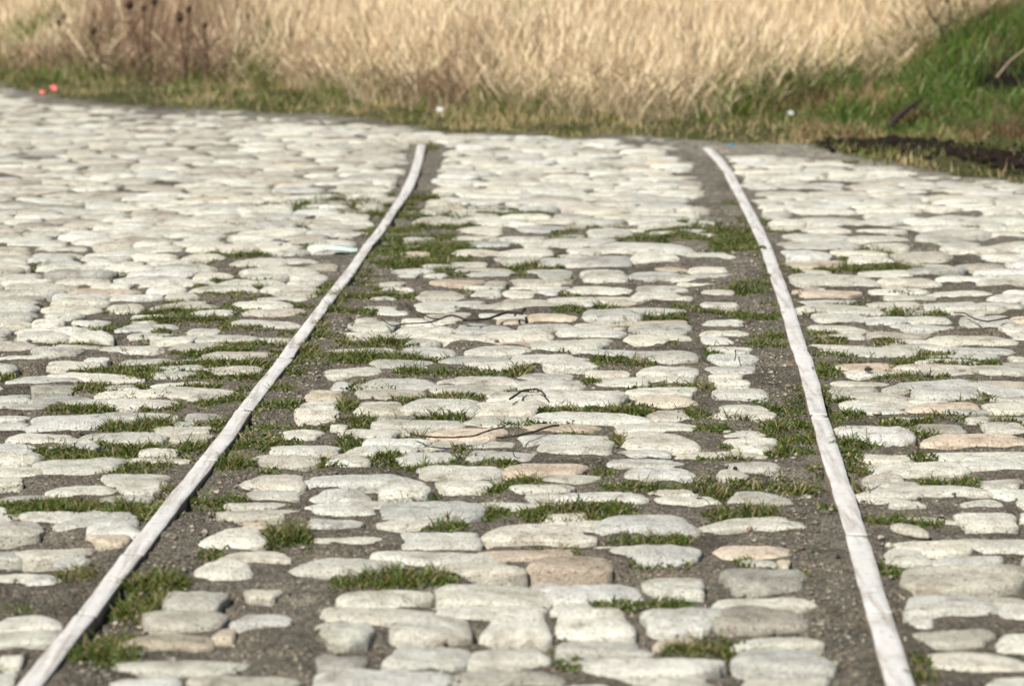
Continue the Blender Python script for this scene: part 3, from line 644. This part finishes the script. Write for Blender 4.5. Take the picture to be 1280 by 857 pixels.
# verge: short mixed turf between paving and tall grass
def verge():
    n = 60000
    X = rng.uniform(-5.5, 4.2, n); e = edgeY(X); b = baseY(X)
    span = np.where(X > 1.5, np.clip(b-e, .1, .7), np.clip(b-e, .1, 5))
    u = rng.random(n)
    Y = e-.14+u*(span+.67) + .10*fbm(X*2.5, X*0, 4, 3)
    px, py = proj(X, Y, 0*X)
    g = fbm(X*2.2, Y*2.2, 91, 4)
    keep = (rng.random(n) < np.clip(.75+1.2*g, .2, 1)*sst(-.04, .12, Y-e+.30*fbm(X*3, Y*3, 92, 4)+.06))
    keep &= (Y < 22) & (rng.random(n) < np.clip(.8+1.3*fbm(X*6, Y*6, 99, 2), .1, 1))
    X, Y, g, b, px = X[keep], Y[keep], g[keep], b[keep], px[keep]; n = len(X)
    rr = np.interp(X, rX, rY)
    dk = (X > rX[0]-.1) & (np.abs(Y-rr) < .17+.16*sst(1.8, 2.5, X)+.16*vn(X*5, Y*5, 3))
    keep = ~dk | (rng.random(n) < .30)
    X, Y, g, b, px = X[keep], Y[keep], g[keep], b[keep], px[keep]; n = len(X)
    c = gcol(n, .25)*(1+.7*fbm(X*3, Y*5, 97, 3))[:, None].clip(.45, 1.6)
    st = rng.random(n) < np.clip(.26+1.5*fbm(X*1.7, Y*3, 95, 3), .03, .8)
    c[st] = np.array((.36, .28, .14))*(1+.2*rng.standard_normal((st.sum(), 1)))
    h = rng.gamma(5, .0095, n).clip(.012, .13)*(.7+.9*sst(-.25, .25, Y-b))*(1+1.3*fbm(X*4, Y*4, 98, 3)).clip(.4, 2)
    return blades(X, Y, h, rng.uniform(.003, .006, n), rng.uniform(.2, .9, n), rng.uniform(0, 6.28, n), rng.uniform(-.8, .8, n), c, prof=(1, .9, .6, 0), bend=.6)
def clumps():
    out = []
    for (px, py, wpx, hh, k) in [(480,112,34,.26,900),(515,132,26,.20,700),(545,142,24,.14,500),(640,155,30,.14,400),(705,156,36,.14,600),(800,152,30,.17,700),(832,150,26,.24,800),(868,150,24,.20,700),(900,146,28,.26,900),(940,147,30,.22,900),(985,146,34,.24,1000),(1015,140,26,.20,700),(335,116,24,.14,400),(250,112,30,.13,400),(160,107,34,.13,400),(110,104,24,.14,400),(60,100,26,.13,400),(410,126,26,.14,400),(590,150,20,.12,300),(760,156,20,.12,300)]:
        x, y_ = G(px, py); s_ = F/math.hypot(float(y_), CH); n = int(k*(.34 if px > 590 else .62))
        X = float(x)+rng.normal(0, wpx/s_*.5, n); Y = float(y_)+rng.normal(0, .09, n)
        h = .85*hh*rng.gamma(4, 1/5.5, n).clip(.2, 1.5)
        c = gcol(n, .22)*np.array((1.2, 1.45, 1.0))*rng.uniform(.6, 1.2)
        st = rng.random(n) < .25; c[st] = np.array((.45, .36, .21))
        out.append(blades(X, Y, h, rng.uniform(.003, .006, n), rng.uniform(.2, .8, n), rng.normal(-1.5, 1.2, n), rng.uniform(-.9, .9, n), c, bend=1.0))
    return joinc(out)
V, Fq, col = joinc([verge(), clumps()])
tag(mesh_obj('verge_grass', V, Fq, GREEN, col, smooth=False), 'short olive green turf between the far paving edge and the tall dry grass', 'grass', kind='stuff')

# bank on the right: lush green grass with straw mixed in
def bank():
    n = 46000
    X = rng.uniform(1.0, 5.2, n); Y = 12.55+rng.random(n)*(baseY(X)+.25-12.55)
    b = baseY(X)
    m = sst(1.2, 1.7, X+.3*fbm(X*2, Y*2, 5, 3))
    hx, hy, hrx, hry, _ = hole
    inh = (((X-hx)/(hrx*1.0))**2+((Y-hy)/(hry*.9))**2) < 1
    rr = np.interp(X, rX, rY)
    keep = (rng.random(n) < m) & ~inh & (Y > rr+.22+.1*vn(X*5, Y*5, 7))
    keep &= rng.random(len(X)) < np.clip(.85+1.6*fbm(X*4.5, Y*4.5, 106, 3), .08, 1)
    X, Y = X[keep], Y[keep]; n = len(X)
    t = fbm(X*2.6, Y*2.6, 101, 4)
    BG = np.array([(.060, .130, .018), (.085, .165, .028), (.040, .085, .016), (.130, .180, .036), (.170, .180, .060)])
    c = BG[rng.integers(5, size=n)]*(1+.2*rng.standard_normal((n, 1))).clip(.5, 1.5)
    st = rng.random(n) < np.clip(.22+1.8*t+.30*sst(13.6, 12.9, Y), .02, .85)
    c[st] = np.array((.30, .22, .11))*(1+.25*rng.standard_normal((st.sum(), 1)))
    br = rng.random(n) < np.clip(.14+1.5*fbm(X*2.4, Y*3, 103, 3), 0, .85)
    c[br] = np.array((.13, .075, .04))*(1+.25*rng.standard_normal((br.sum(), 1)))
    h = rng.gamma(6, .018, n).clip(.03, .24)*(.55+.6*sst(13.0, 14.2, Y))*(.9+.8*fbm(X*4, Y*4, 104, 3))
    return blades(X, Y, h.clip(.02, .25), rng.uniform(.003, .007, n), rng.uniform(.2, .95, n), rng.normal(-1.6, 1.3, n), rng.uniform(-.9, .9, n), c, bend=1.0)
V, Fq, col = bank()
tag(mesh_obj('bank_grass', V, Fq, GREEN, col, smooth=False), 'lush bright green grass with dead stalks covering the rising bank', 'grass', kind='stuff')

# tall dry grass
def tall():
    n = 270000
    X = rng.uniform(-7.0, 5.5, n); b = baseY(X)
    u = rng.random(n)**1.55
    Y = b-.03+u*11.0 + .30*fbm(X*2.3, X*0+3, 15, 4)
    px, py = proj(X, Y, terrain(X, Y, False)+.25-.17*sst(-2.2, -3.4, X))
    clump = fbm(X*5, Y*5, 111, 3)
    keep = rng.random(n) < np.clip(.62+.9*clump, .1, 1)
    X, Y, b, px, py, clump = X[keep], Y[keep], b[keep], px[keep], py[keep], clump[keep]; n = len(X)
    hf = .42+.22*fbm(X*.9, Y*.9, 112, 3)
    left = sst(130, -20, px)                       # the left end is mown lower
    hf = hf*(1-.80*left*sst(26, 22, Y))
    front = sst(0, .7, Y-b)
    h = hf*(.56+.48*front)*rng.uniform(.6, 1.12, n)
    PAL = np.array([(.63, .50, .315), (.70, .57, .38), (.54, .41, .255), (.66, .53, .35), (.44, .32, .19), (.74, .63, .44)])
    c = PAL[rng.integers(6, size=n)]*(1+.14*rng.standard_normal((n, 1))).clip(.6, 1.4)
    bz = np.exp(-(((px-205)/105)**2+((py-45)/48)**2))+1.1*np.exp(-(((px-15)/55)**2+((py-72)/14)**2))
    bz = bz + .55*np.exp(-(((px-415)/60)**2+((py-85)/22)**2)) + .5*np.exp(-(((px-560)/60)**2+((py-85)/20)**2))
    wb = (rng.random(n) < np.clip(bz*.95+.07+.45*fbm(X*1.6, Y*1.6, 114, 3), 0, .85))
    c[wb] = np.array((.24, .16, .105))*(1+.22*rng.standard_normal((wb.sum(), 1))).clip(.5, 1.5)
    gz = np.zeros(n)
    for (gx_, gy_, sx, sy) in [(480,98,26,16),(520,122,30,12),(830,130,35,18),(900,118,30,24),(980,118,50,26),(930,100,20,14),(700,150,60,9),(850,150,60,9),(30,40,60,11),(30,88,70,9),(55,38,14,10),(650,20,25,18),(320,55,20,15),(1060,70,25,20),(700,140,30,10),(265,95,40,10),(430,115,30,8)]:
        gz = gz+np.exp(-(((px-gx_)/sx)**2+((py-gy_)/sy)**2))
    g = rng.random(n) < np.clip(gz*.8+(.12+.9*fbm(X*1.4, Y*0, 131, 3)).clip(.03, .6)*(1-front)+.02, 0, .9)
    c[g] = gcol(int(g.sum()), .15)*np.array((1.0, 1.25, .9))
    h[g] *= .85
    plume = rng.random(n) < .5
    ld = rng.normal(-1.2, 1.4, n)+1.6*fbm(X*1.6, Y*1.6, 117, 3)
    ln = rng.uniform(.08, .55, n)+.35*(1-front)
    wdt = rng.uniform(.0017, .0036, n)
    P_ = plume
    A = blades(X[~P_], Y[~P_], h[~P_], wdt[~P_]*1.15, (ln*1.35)[~P_], ld[~P_], rng.uniform(-.9, .9, (~P_).sum()), c[~P_], bend=1.3)
    B = blades(X[P_], Y[P_], h[P_]*1.12, wdt[P_], ln[P_], ld[P_], rng.uniform(-.9, .9, P_.sum()), c[P_]*1.05, prof=(.5, .5, .5, 1.3, 1.9, .0), bend=.9)
    return joinc([A, B])
V, Fq, col = tall()
tag(mesh_obj('dry_grass', V, Fq, STRAW, col, smooth=False), 'tall straw coloured dry grass filling the field behind the paving', 'dry grass', kind='stuff')

# ------------------------------------------------------------------ twigs
def tw(pts, ox, oy, s, lift=.020):
    p = np.array(pts, float); px, py = ox+p[:, 0]/s, oy+p[:, 1]/s
    x, y_ = G(px, py, lift)
    return smooth_line(np.stack([x, y_, np.full(len(x), lift)], 1))
def twig(name, lines, label, cat, m=BARK, group=None, lift=.027):
    """lines: (pts, ox, oy, s, r0, r1)"""
    parts = []
    for (pts, ox, oy, s, r0, r1) in lines:
        L_ = tw(pts, ox, oy, s, lift); k = len(L_)
        r = 1.45*np.linspace(r0, r1, k)*(1+.25*vn(np.arange(k)*.9, 0*np.arange(k)+r0*1e4, 3))
        L_[:, 2] += .002*vn(np.arange(k)*.5, 0*np.arange(k), 4)
        parts.append(tube(L_, r, 7))
    V, Fq = join(parts)
    return tag(mesh_obj(name, V, Fq, m), label, cat, group)
TG = 'fallen twigs on the cobbles'
twig('fallen_twig', [([(180,235),(245,280),(330,270),(470,260),(550,235),(610,217),(650,225),(700,245),(760,245),(840,235),(900,215),(950,200),(1010,200),(1045,205),(1050,190),(1065,180)],440,350,4.923,.0011,.0034),
  ([(310,120),(370,175),(430,210),(495,236),(550,236)],440,350,4.923,.0008,.0016), ([(1008,200),(1003,218)],440,350,4.923,.0028,.0022), ([(700,245),(685,250)],440,350,4.923,.003,.0022), ([(775,246),(765,258)],440,350,4.923,.002,.0012)],
  'longest dark wavy twig with a thin fork and a knobbly hooked end', 'twig', group=TG)
twig('fallen_twig', [([(220,238),(330,165),(400,120),(480,95),(580,80),(660,85),(720,110),(770,160),(790,185)],620,480,12.8,.0021,.0014)], 'short dark twig arched like a bow over one pale cobble', 'twig', group=TG)
twig('fallen_twig', [([(150,285),(250,300),(330,305),(420,302),(520,292),(600,265),(690,240)],480,480,4.571,.0016,.0013)], 'thin dark twig running out of a grass clump and rising across a tan cobble', 'twig', group=TG)
twig('fallen_twig', [([(640,305),(700,302),(780,290),(860,270),(930,245),(1000,235)],480,480,4.571,.0014,.0018)], 'thin dark twig sloping up over the right of two tan cobbles', 'twig', group=TG)
twig('fallen_twig', [([(340,325),(420,330),(490,340),(560,375),(640,410),(720,435),(830,440),(920,425),(1020,405),(1080,400)],1160,360,10.67,.0012,.0018)], 'thin twig sagging like a smile on pale cobbles outside the smoothly curved rail', 'twig', group=TG)
twig('dry_stem', [([(800,237),(860,240),(1030,255)],520,530,7.11,.0010,.0008), ([(860,240),(880,290),(925,302)],520,530,7.11,.0010,.0007)], 'tiny forked brown stem lying on one broad pale cobble', 'stem', group='dry stems on the cobbles')
twig('dry_stem', [([(700,395),(712,470),(690,580)],870,410,14.29,.0011,.0009), ([(500,350),(590,392)],870,410,14.29,.0007,.0007), ([(700,398),(780,400),(960,435)],870,410,14.29,.0009,.0006)], 'thin dark dry stem lying crosswise over a short round cobble by the curved rail', 'stem', group='dry stems on the cobbles')
twig('dry_stem', [([(690,103),(760,107),(850,108)],440,350,4.923,.0011,.0008)], 'straight short dark stem lying on grit below a small square cobble', 'stem', group='dry stems on the cobbles')

# ------------------------------------------------------------------ loose lumps, pebbles and litter
def lump(name, px, py, wpx, hpx, m, label, cat, group=None, dep=1.0, seed=1, z=None, sharp=0, ang=0, ln=None):
    x, y_ = G(px, py+hpx*.4); x, y_ = float(x), float(y_)
    d = math.hypot(y_, CH); s = F/d
    a, H, dd = wpx/s/2, hpx/s*.55, wpx/s/2*dep
    nu, nv = 14, 8
    th = np.linspace(0, 2*np.pi, nu, endpoint=False); ph = np.linspace(-.45*np.pi, .5*np.pi, nv)
    A, B = np.meshgrid(th, ph)
    r = 1+.30*vn(np.cos(A)*1.6+seed*5, np.sin(A)*1.6+B*1.4, 31)+.15*vn(np.cos(A)*4+seed*5, np.sin(A)*4+B*3, 32)
    X = x+a*r*np.cos(B)*np.cos(A); Y = y_+dd*r*np.cos(B)*np.sin(A)
    if ln:
        a, dd, H = ln
        tp = 1-.45*np.cos(A)
        U, V_ = a*r*np.cos(B)*np.cos(A), dd*r*tp*np.cos(B)*np.sin(A)
        X = x+U*math.cos(ang)-V_*math.sin(ang); Y = y_+U*math.sin(ang)+V_*math.cos(ang)
    z0 = float(terrain(np.array([x]), np.array([y_]))[0]) if z is None else z
    Z = z0+H*.8+H*r*np.sin(B)*(1-sharp*.3*np.abs(np.cos(A)))
    V = np.stack([X, Y, Z], -1).reshape(-1, 3)
    i = np.arange(nv-1)[:, None]*nu; j = np.arange(nu)[None]; k = (j+1) % nu
    q = np.stack([i+j, i+k, i+nu+k, i+nu+j], -1).reshape(-1, 4)
    if m is STONE:
        V[:, 2] += .10*H*vn(V[:, 0]*130, V[:, 1]*130, 37)
        return tag(mesh_obj(name, V, [q], m, np.full((len(V), 3), (.46, .435, .37))), label, cat, group)
    return tag(mesh_obj(name, V, [q], m), label, cat, group)
lump('loose_stone', 1139, 664, 41, 18, STONE, 'loose pale tapering stone lying aslant on grit outside the curved rail', 'stone', seed=3, ang=radians(-62), ln=(.058, .027, .010))
lump('pebble', 1111, 683, 11, 8, STONE, 'small cream pebble, larger of two by the curved rail next to a loose tapering stone', 'pebble', 'pebbles beside the curved rail', seed=5)
lump('pebble', 1101, 675, 9, 5, STONE, 'tiny tan pebble, smaller of two by the curved rail next to a loose tapering stone', 'pebble', 'pebbles beside the curved rail', seed=6)
lump('pebble', 1096, 517, 12, 5, STONE, 'lone white pebble on grit between a wide cobble and grass outside the curved rail', 'pebble', seed=7)
lump('earth_clod', 869, 621, 9, 7, CLOD, 'dark pointed clod sitting on top of a long pale cobble between the rails', 'clod', 'dark clods', seed=8, z=.014)
lump('earth_clod', 1085, 465, 10, 5, CLOD, 'flat black clod on the edge of a thin cobble outside the curved rail', 'clod', 'dark clods', seed=9, z=.008)
lump('earth_clod', 1047, 699, 6, 6, CLOD, 'small dark clod on bare grit just inside the curved rail', 'clod', 'dark clods', seed=10)
lump('earth_clod', 1119, 640, 5, 5, CLOD, 'tiny dark clod behind a grassy thin cobble outside the curved rail', 'clod', 'dark clods', seed=11)
lump('earth_clod', 919, 589, 6, 5, CLOD, 'tiny dark clod at the left end of a short cobble between the rails', 'clod', 'dark clods', seed=12)

def scrap(name, px, py, wpx, hpx, m, label, group=None, seed=1, lift=.01, m2=None):
    """crumpled piece of thin litter: a folded sheet with thickness"""
    x, y_ = G(px, py+hpx*.5); x, y_ = float(x), float(y_)
    s = F/math.hypot(y_, CH); w, h = wpx/s, hpx/s
    n = 9
    U, Vv = np.meshgrid(np.linspace(-.5, .5, n), np.linspace(0, 1, n))
    ol = 1+.35*vn(U*3+seed*7, Vv*3, 51)
    z0 = float(terrain(np.array([x]), np.array([y_]))[0])
    X = x+w*U*ol; Z = z0+lift+h*(.15+.85*np.sin(Vv*2.2)*(1-.8*U*U)*ol)+.25*h*vn(U*5+seed, Vv*5, 52)
    Y = y_+w*.6*(Vv-.5)+.3*w*vn(U*4+seed, Vv*4, 53)
    V = np.stack([X, Y, Z], -1).reshape(-1, 3); V2 = V-np.array([0, 0, .004])
    i = np.arange(n-1)[:, None]*n; j = np.arange(n-1)[None]
    q = np.stack([i+j, i+j+1, i+n+j+1, i+n+j], -1).reshape(-1, 4)
    rim = np.concatenate([np.arange(n), np.arange(2*n-1, n*n, n), np.arange(n*n-2, n*n-n-1, -1), np.arange(n*n-2*n, 0, -n)])
    rq = np.stack([np.roll(rim, -1), rim, rim+n*n, np.roll(rim, -1)+n*n], 1)
    o = mesh_obj(name, np.vstack([V, V2]), [q, q[:, ::-1]+n*n, rq], m)
    if m2:
        o.data.materials.append(m2)
        c = np.zeros(len(o.data.polygons), np.int32)
        for k in range(2*(n-1)**2):
            kk = k % ((n-1)**2)
            if kk//(n-1) >= 5 and kk % (n-1) >= 3: c[k] = 1
        o.data.polygons.foreach_set('material_index', c)
    return tag(o, label, 'litter', group)
LG = 'scraps of litter along the verge'
scrap('litter_scrap', 67.5, 115, 8, 7, RED, 'red and white scrap of litter, right of two red scraps at the far paving edge', LG, 3, m2=WHITE)
scrap('litter_scrap', 53, 119, 6, 5, RED, 'small plain red scrap of litter, left of two red scraps at the far paving edge', LG, 4)
scrap('litter_scrap', 567, 128, 12, 10, WHITE, 'brightest white scrap of litter in the verge beyond the kinked rail', LG, 5, lift=.04)
scrap('litter_scrap', 557, 135, 10, 8, PINK, 'pinkish beige scrap of litter beside a bright white one beyond the kinked rail', LG, 6, lift=.03)
scrap('litter_scrap', 550, 146, 8, 6, WHITE, 'small whitish scrap of litter closest to the far end of the kinked rail', LG, 7, lift=.015)
scrap('litter_scrap', 988, 156, 7, 5, WHITE, 'white scrap of litter in green verge at the foot of the bank', LG, 8, lift=.03)
scrap('litter_scrap', 914, 185, 6, 3, BLUE, 'tiny blue green scrap of litter on sand beside the curved rail end', LG, 9, lift=.002)
# pale strip lying by the left rail
def strip():
    pts = [(250,333),(330,315),(430,308),(560,305),(640,300),(712,292)]
    L_ = tw(pts, 380, 282, 10.67, .022); n = len(L_)
    wd = np.interp(np.arange(n), [0, n*.4, n*.8, n-1], [.003, .022, .026, .018])
    top = []
    for k in range(n):
        x, y_, z = L_[k]
        zz = z+.006*math.sin(k/n*5)
        top += [(x, y_-wd[k], zz-.004), (x, y_, zz+.002), (x, y_+wd[k], zz+.003)]
    V = np.array(top); V2 = V-np.array([0, 0, .004]); m = 3
    i = np.arange(n-1)[:, None]*m; j = np.arange(m-1)[None]
    q = np.stack([i+j, i+m+j, i+m+j+1, i+j+1], -1).reshape(-1, 4)
    N_ = n*m
    e1 = np.arange(n-1)*m; e2 = e1+2
    s1 = np.stack([e1, e1+N_, e1+m+N_, e1+m], 1); s2 = np.stack([e2, e2+m, e2+m+N_, e2+N_], 1)
    o = mesh_obj('plastic_strip', np.vstack([V, V2]), [q, q[:, ::-1]+N_, s1, s2], TEAL)
    tag(o, 'pale mint strip of litter lying beside the kinked rail, its edge in shadow', 'litter')
strip()

# ------------------------------------------------------------------ dead weeds, bare shrub, sticks
def empty(name, x, y_, z, label, cat, group=None):
    o = bpy.data.objects.new(name, None); o.empty_display_size = .1; o.location = (x, y_, z); C.objects.link(o)
    return tag(o, label, cat, group)
def local(V, o): return np.asarray(V)-np.array(o.location)[None]
def head_mesh(c, r, seed):
    nu, nv = 12, 7
    A, B = np.meshgrid(np.linspace(0, 2*np.pi, nu, endpoint=False), np.linspace(-.5*np.pi, .5*np.pi, nv))
    rr = r*(1+.7*vn(np.cos(A)*3+seed*3, np.sin(A)*3+B*3, 61))
    V = np.stack([c[0]+rr*np.cos(B)*np.cos(A), c[1]+rr*np.cos(B)*np.sin(A), c[2]+1.15*rr*np.sin(B)], -1).reshape(-1, 3)
    i = np.arange(nv-1)[:, None]*nu; j = np.arange(nu)[None]; k = (j+1) % nu
    return V, [np.stack([i+j, i+k, i+nu+k, i+nu+j], -1).reshape(-1, 4)]
WG = 'dead weeds standing in the dry grass'
def weed(dist, heads, label, seed, foot=None):
    """heads: (px, py, radius px); stands at distance dist"""
    xs = [(h[0]-W0/2)/F*dist for h in heads]
    fx = foot if foot is not None else sum(xs)/len(xs)
    fz = float(terrain(np.array([fx]), np.array([dist]))[0])
    o = empty('dead_weed', fx, dist, fz, label, 'weed', WG)
    pts = []
    for (px, py, r) in heads:
        x = (px-W0/2)/F*dist
        z = CH - (py+158)/F*dist/1.0
        pts.append((x, dist, max(z, fz+.15), .85*r/F*dist))
    for k, (x, yy, z, r) in enumerate(pts):
        mid = np.array([(fx*.6+x*.4), yy+.03*math.sin(seed+k), fz+.5*(z-fz)])
        L_ = smooth_line(np.array([(fx, yy, fz-.02), mid, (x*.9+fx*.1, yy, fz+.85*(z-fz)), (x, yy, z)]))
        V, Fq = tube(L_, np.linspace(.006, .003, len(L_)), 6)
        mesh_obj('stem', local(V, o), Fq, WEED, parent=o)
        V, Fq = head_mesh((x, yy, z), r, seed+k)
        mesh_obj('seed_head', local(V, o), Fq, WEED, parent=o)
    # side stalks with a few shrivelled leaves
    x, yy, z, r = pts[0]; parts = []
    for k in range(4):
        t = .35+.13*k; a = k*2.4+seed; ln = .07+.05*((k*7+seed) % 3)/2
        p0 = np.array([fx+(x-fx)*t, yy, fz+(z-fz)*t]); p1 = p0+ln*np.array([math.cos(a), math.sin(a)*.6, .7])
        parts.append(tube(smooth_line(np.array([p0, (p0+p1)/2+[0, 0, -.01], p1]), 3), np.linspace(.0035, .0018, 7), 5))
        parts.append(head_mesh(p1, .005+.002*(k % 3), seed+k+20))
    V, Fq = join(parts); mesh_obj('side_shoots', local(V, o), Fq, WEED, parent=o)
weed(15.9, [(227, 17, 6.5), (239, 7, 4.5)], 'dead weed with a pair of dark round seed heads, the largest in the grass', 1)
weed(15.8, [(259, 27, 4)], 'dead weed with one small dark seed head, just right of a two headed one', 2)
weed(16.1, [(120, 34, 5)], 'dead weed with one dark seed head, leaning above the leftmost straw', 3, foot=-2.56)
weed(16.6, [(336, 26, 3.2), (312, 15, 3)], 'thin dead weed with two tiny brown heads, rightmost among the dead weeds', 4)
weed(17.3, [(84, 17, 4), (77, 24, 3.5), (88, 26, 3)], 'dead weed with three small brown heads, beside green grass at the far left', 5)
weed(16.4, [(165, 2, 6), (183, 6, 4), (196, -2, 5)], 'reddish brown dead weed with three heads reaching the top of the picture', 6)
def shrub():
    D = 14.6
    fx = (1178-W0/2)/F*D; fz = float(terrain(np.array([fx]), np.array([D]))[0])
    o = empty('bare_shrub', fx, D, fz, 'leafless dark shrub with forked branches on top of the green bank', 'shrub')
    def w(px, py, dy=0): return ((px-W0/2)/F*D, D+dy, CH-(py+158)/F*D)
    f = (fx, D, fz-.03)
    Ls = [[f, w(1176,34), w(1165,22), w(1158,10), w(1152,-8), w(1149,-30)], [f, w(1180,34,.03), w(1186,18,.05), w(1184,0,.06), w(1180,-25,.08)], [f, w(1192,44,-.04), w(1203,36,-.05), w(1222,20,-.06), w(1229,-10,-.05)],
          [w(1165,22), w(1172,10,-.05), w(1176,-5,-.06)], [w(1186,18,.05), w(1194,24,.03), w(1200,20,.02)], [w(1184,0,.06), w(1174,-4,.04), w(1166,2,.03)], [f, w(1168,46,-.05), w(1156,40,-.08), w(1146,44,-.1)], [w(1222,20,-.06), w(1234,4,-.03), w(1250,-6,0)]]
    for k, l in enumerate(Ls):
        L_ = smooth_line(np.array(l)); V, Fq = tube(L_, np.linspace(.010 if k < 3 else .005, .002, len(L_)), 6)
        mesh_obj('branch', local(V, o), Fq, BARK, parent=o)
shrub()
def stick(name, p0, p1, D0, D1, r0, r1, m, label, cat, bend=.02):
    a = np.array([(p0[0]-W0/2)/F*D0, D0, CH-(p0[1]+158)/F*D0]); b = np.array([(p1[0]-W0/2)/F*D1, D1, CH-(p1[1]+158)/F*D1])
    L_ = smooth_line(np.array([a, a*.66+b*.34+[0, 0, bend], a*.33+b*.67+[0, 0, bend*.6], b]))
    k = len(L_); V, Fq = tube(L_, np.linspace(r0, r1, k)*(1+.2*vn(np.arange(k)*.7, 0*np.arange(k), 3)), 8)
    return tag(mesh_obj(name, V, Fq, m), label, cat)
stick('leaning_stick', (1244, 92), (1290, 48), 13.45, 13.55, .007, .004, BARKL, 'pale thin stick leaning across the dark hollow in the bank', 'stick')
stick('dead_branch', (1112, 152), (1152, 118), 12.95, 13.3, .020, .009, BARK, 'thick dark dead branch lying at the foot of the green bank', 'branch', .01)

# ------------------------------------------------------------------ light, world, camera
sc = bpy.context.scene
az, el = radians(-148), radians(46)     # direction towards the sun, from +Y clockwise
sd = np.array([math.sin(az)*math.cos(el), math.cos(az)*math.cos(el), math.sin(el)])
from mathutils import Vector
ld = bpy.data.lights.new('sun', 'SUN'); ld.energy = 4.9; ld.angle = radians(.6); ld.color = (1, .962, .895)
lo = bpy.data.objects.new('sun', ld); C.objects.link(lo)
lo.rotation_euler = Vector(-sd).to_track_quat('-Z', 'Y').to_euler()
w = bpy.data.worlds.new('World'); sc.world = w; w.use_nodes = True
N, L = w.node_tree.nodes, w.node_tree.links
sky = N.new('ShaderNodeTexSky'); sky.sky_type = 'NISHITA'; sky.sun_disc = False
sky.sun_elevation = el; sky.sun_rotation = az
L.new(sky.outputs[0], N['Background'].inputs['Color']); N['Background'].inputs['Strength'].default_value = .05
cam = bpy.data.cameras.new('camera'); co = bpy.data.objects.new('camera', cam); C.objects.link(co)
cam.sensor_width = 36; cam.lens = F/W0*36; cam.clip_end = 500; cam.clip_start = .05
co.location = (0, 0, CH); co.rotation_euler = (math.pi/2-P, 0, 0)
cam.dof.use_dof = True; cam.dof.focus_distance = 6.5; cam.dof.aperture_fstop = 4.2
sc.camera = co
sc.view_settings.view_transform = 'Standard'; sc.view_settings.look = 'None'; sc.view_settings.exposure = .86; sc.view_settings.gamma = 1
sc.render.engine = 'CYCLES'
sc.cycles.max_bounces = 6; sc.cycles.diffuse_bounces = 3; sc.cycles.transmission_bounces = 4
sc.cycles.use_denoising = True
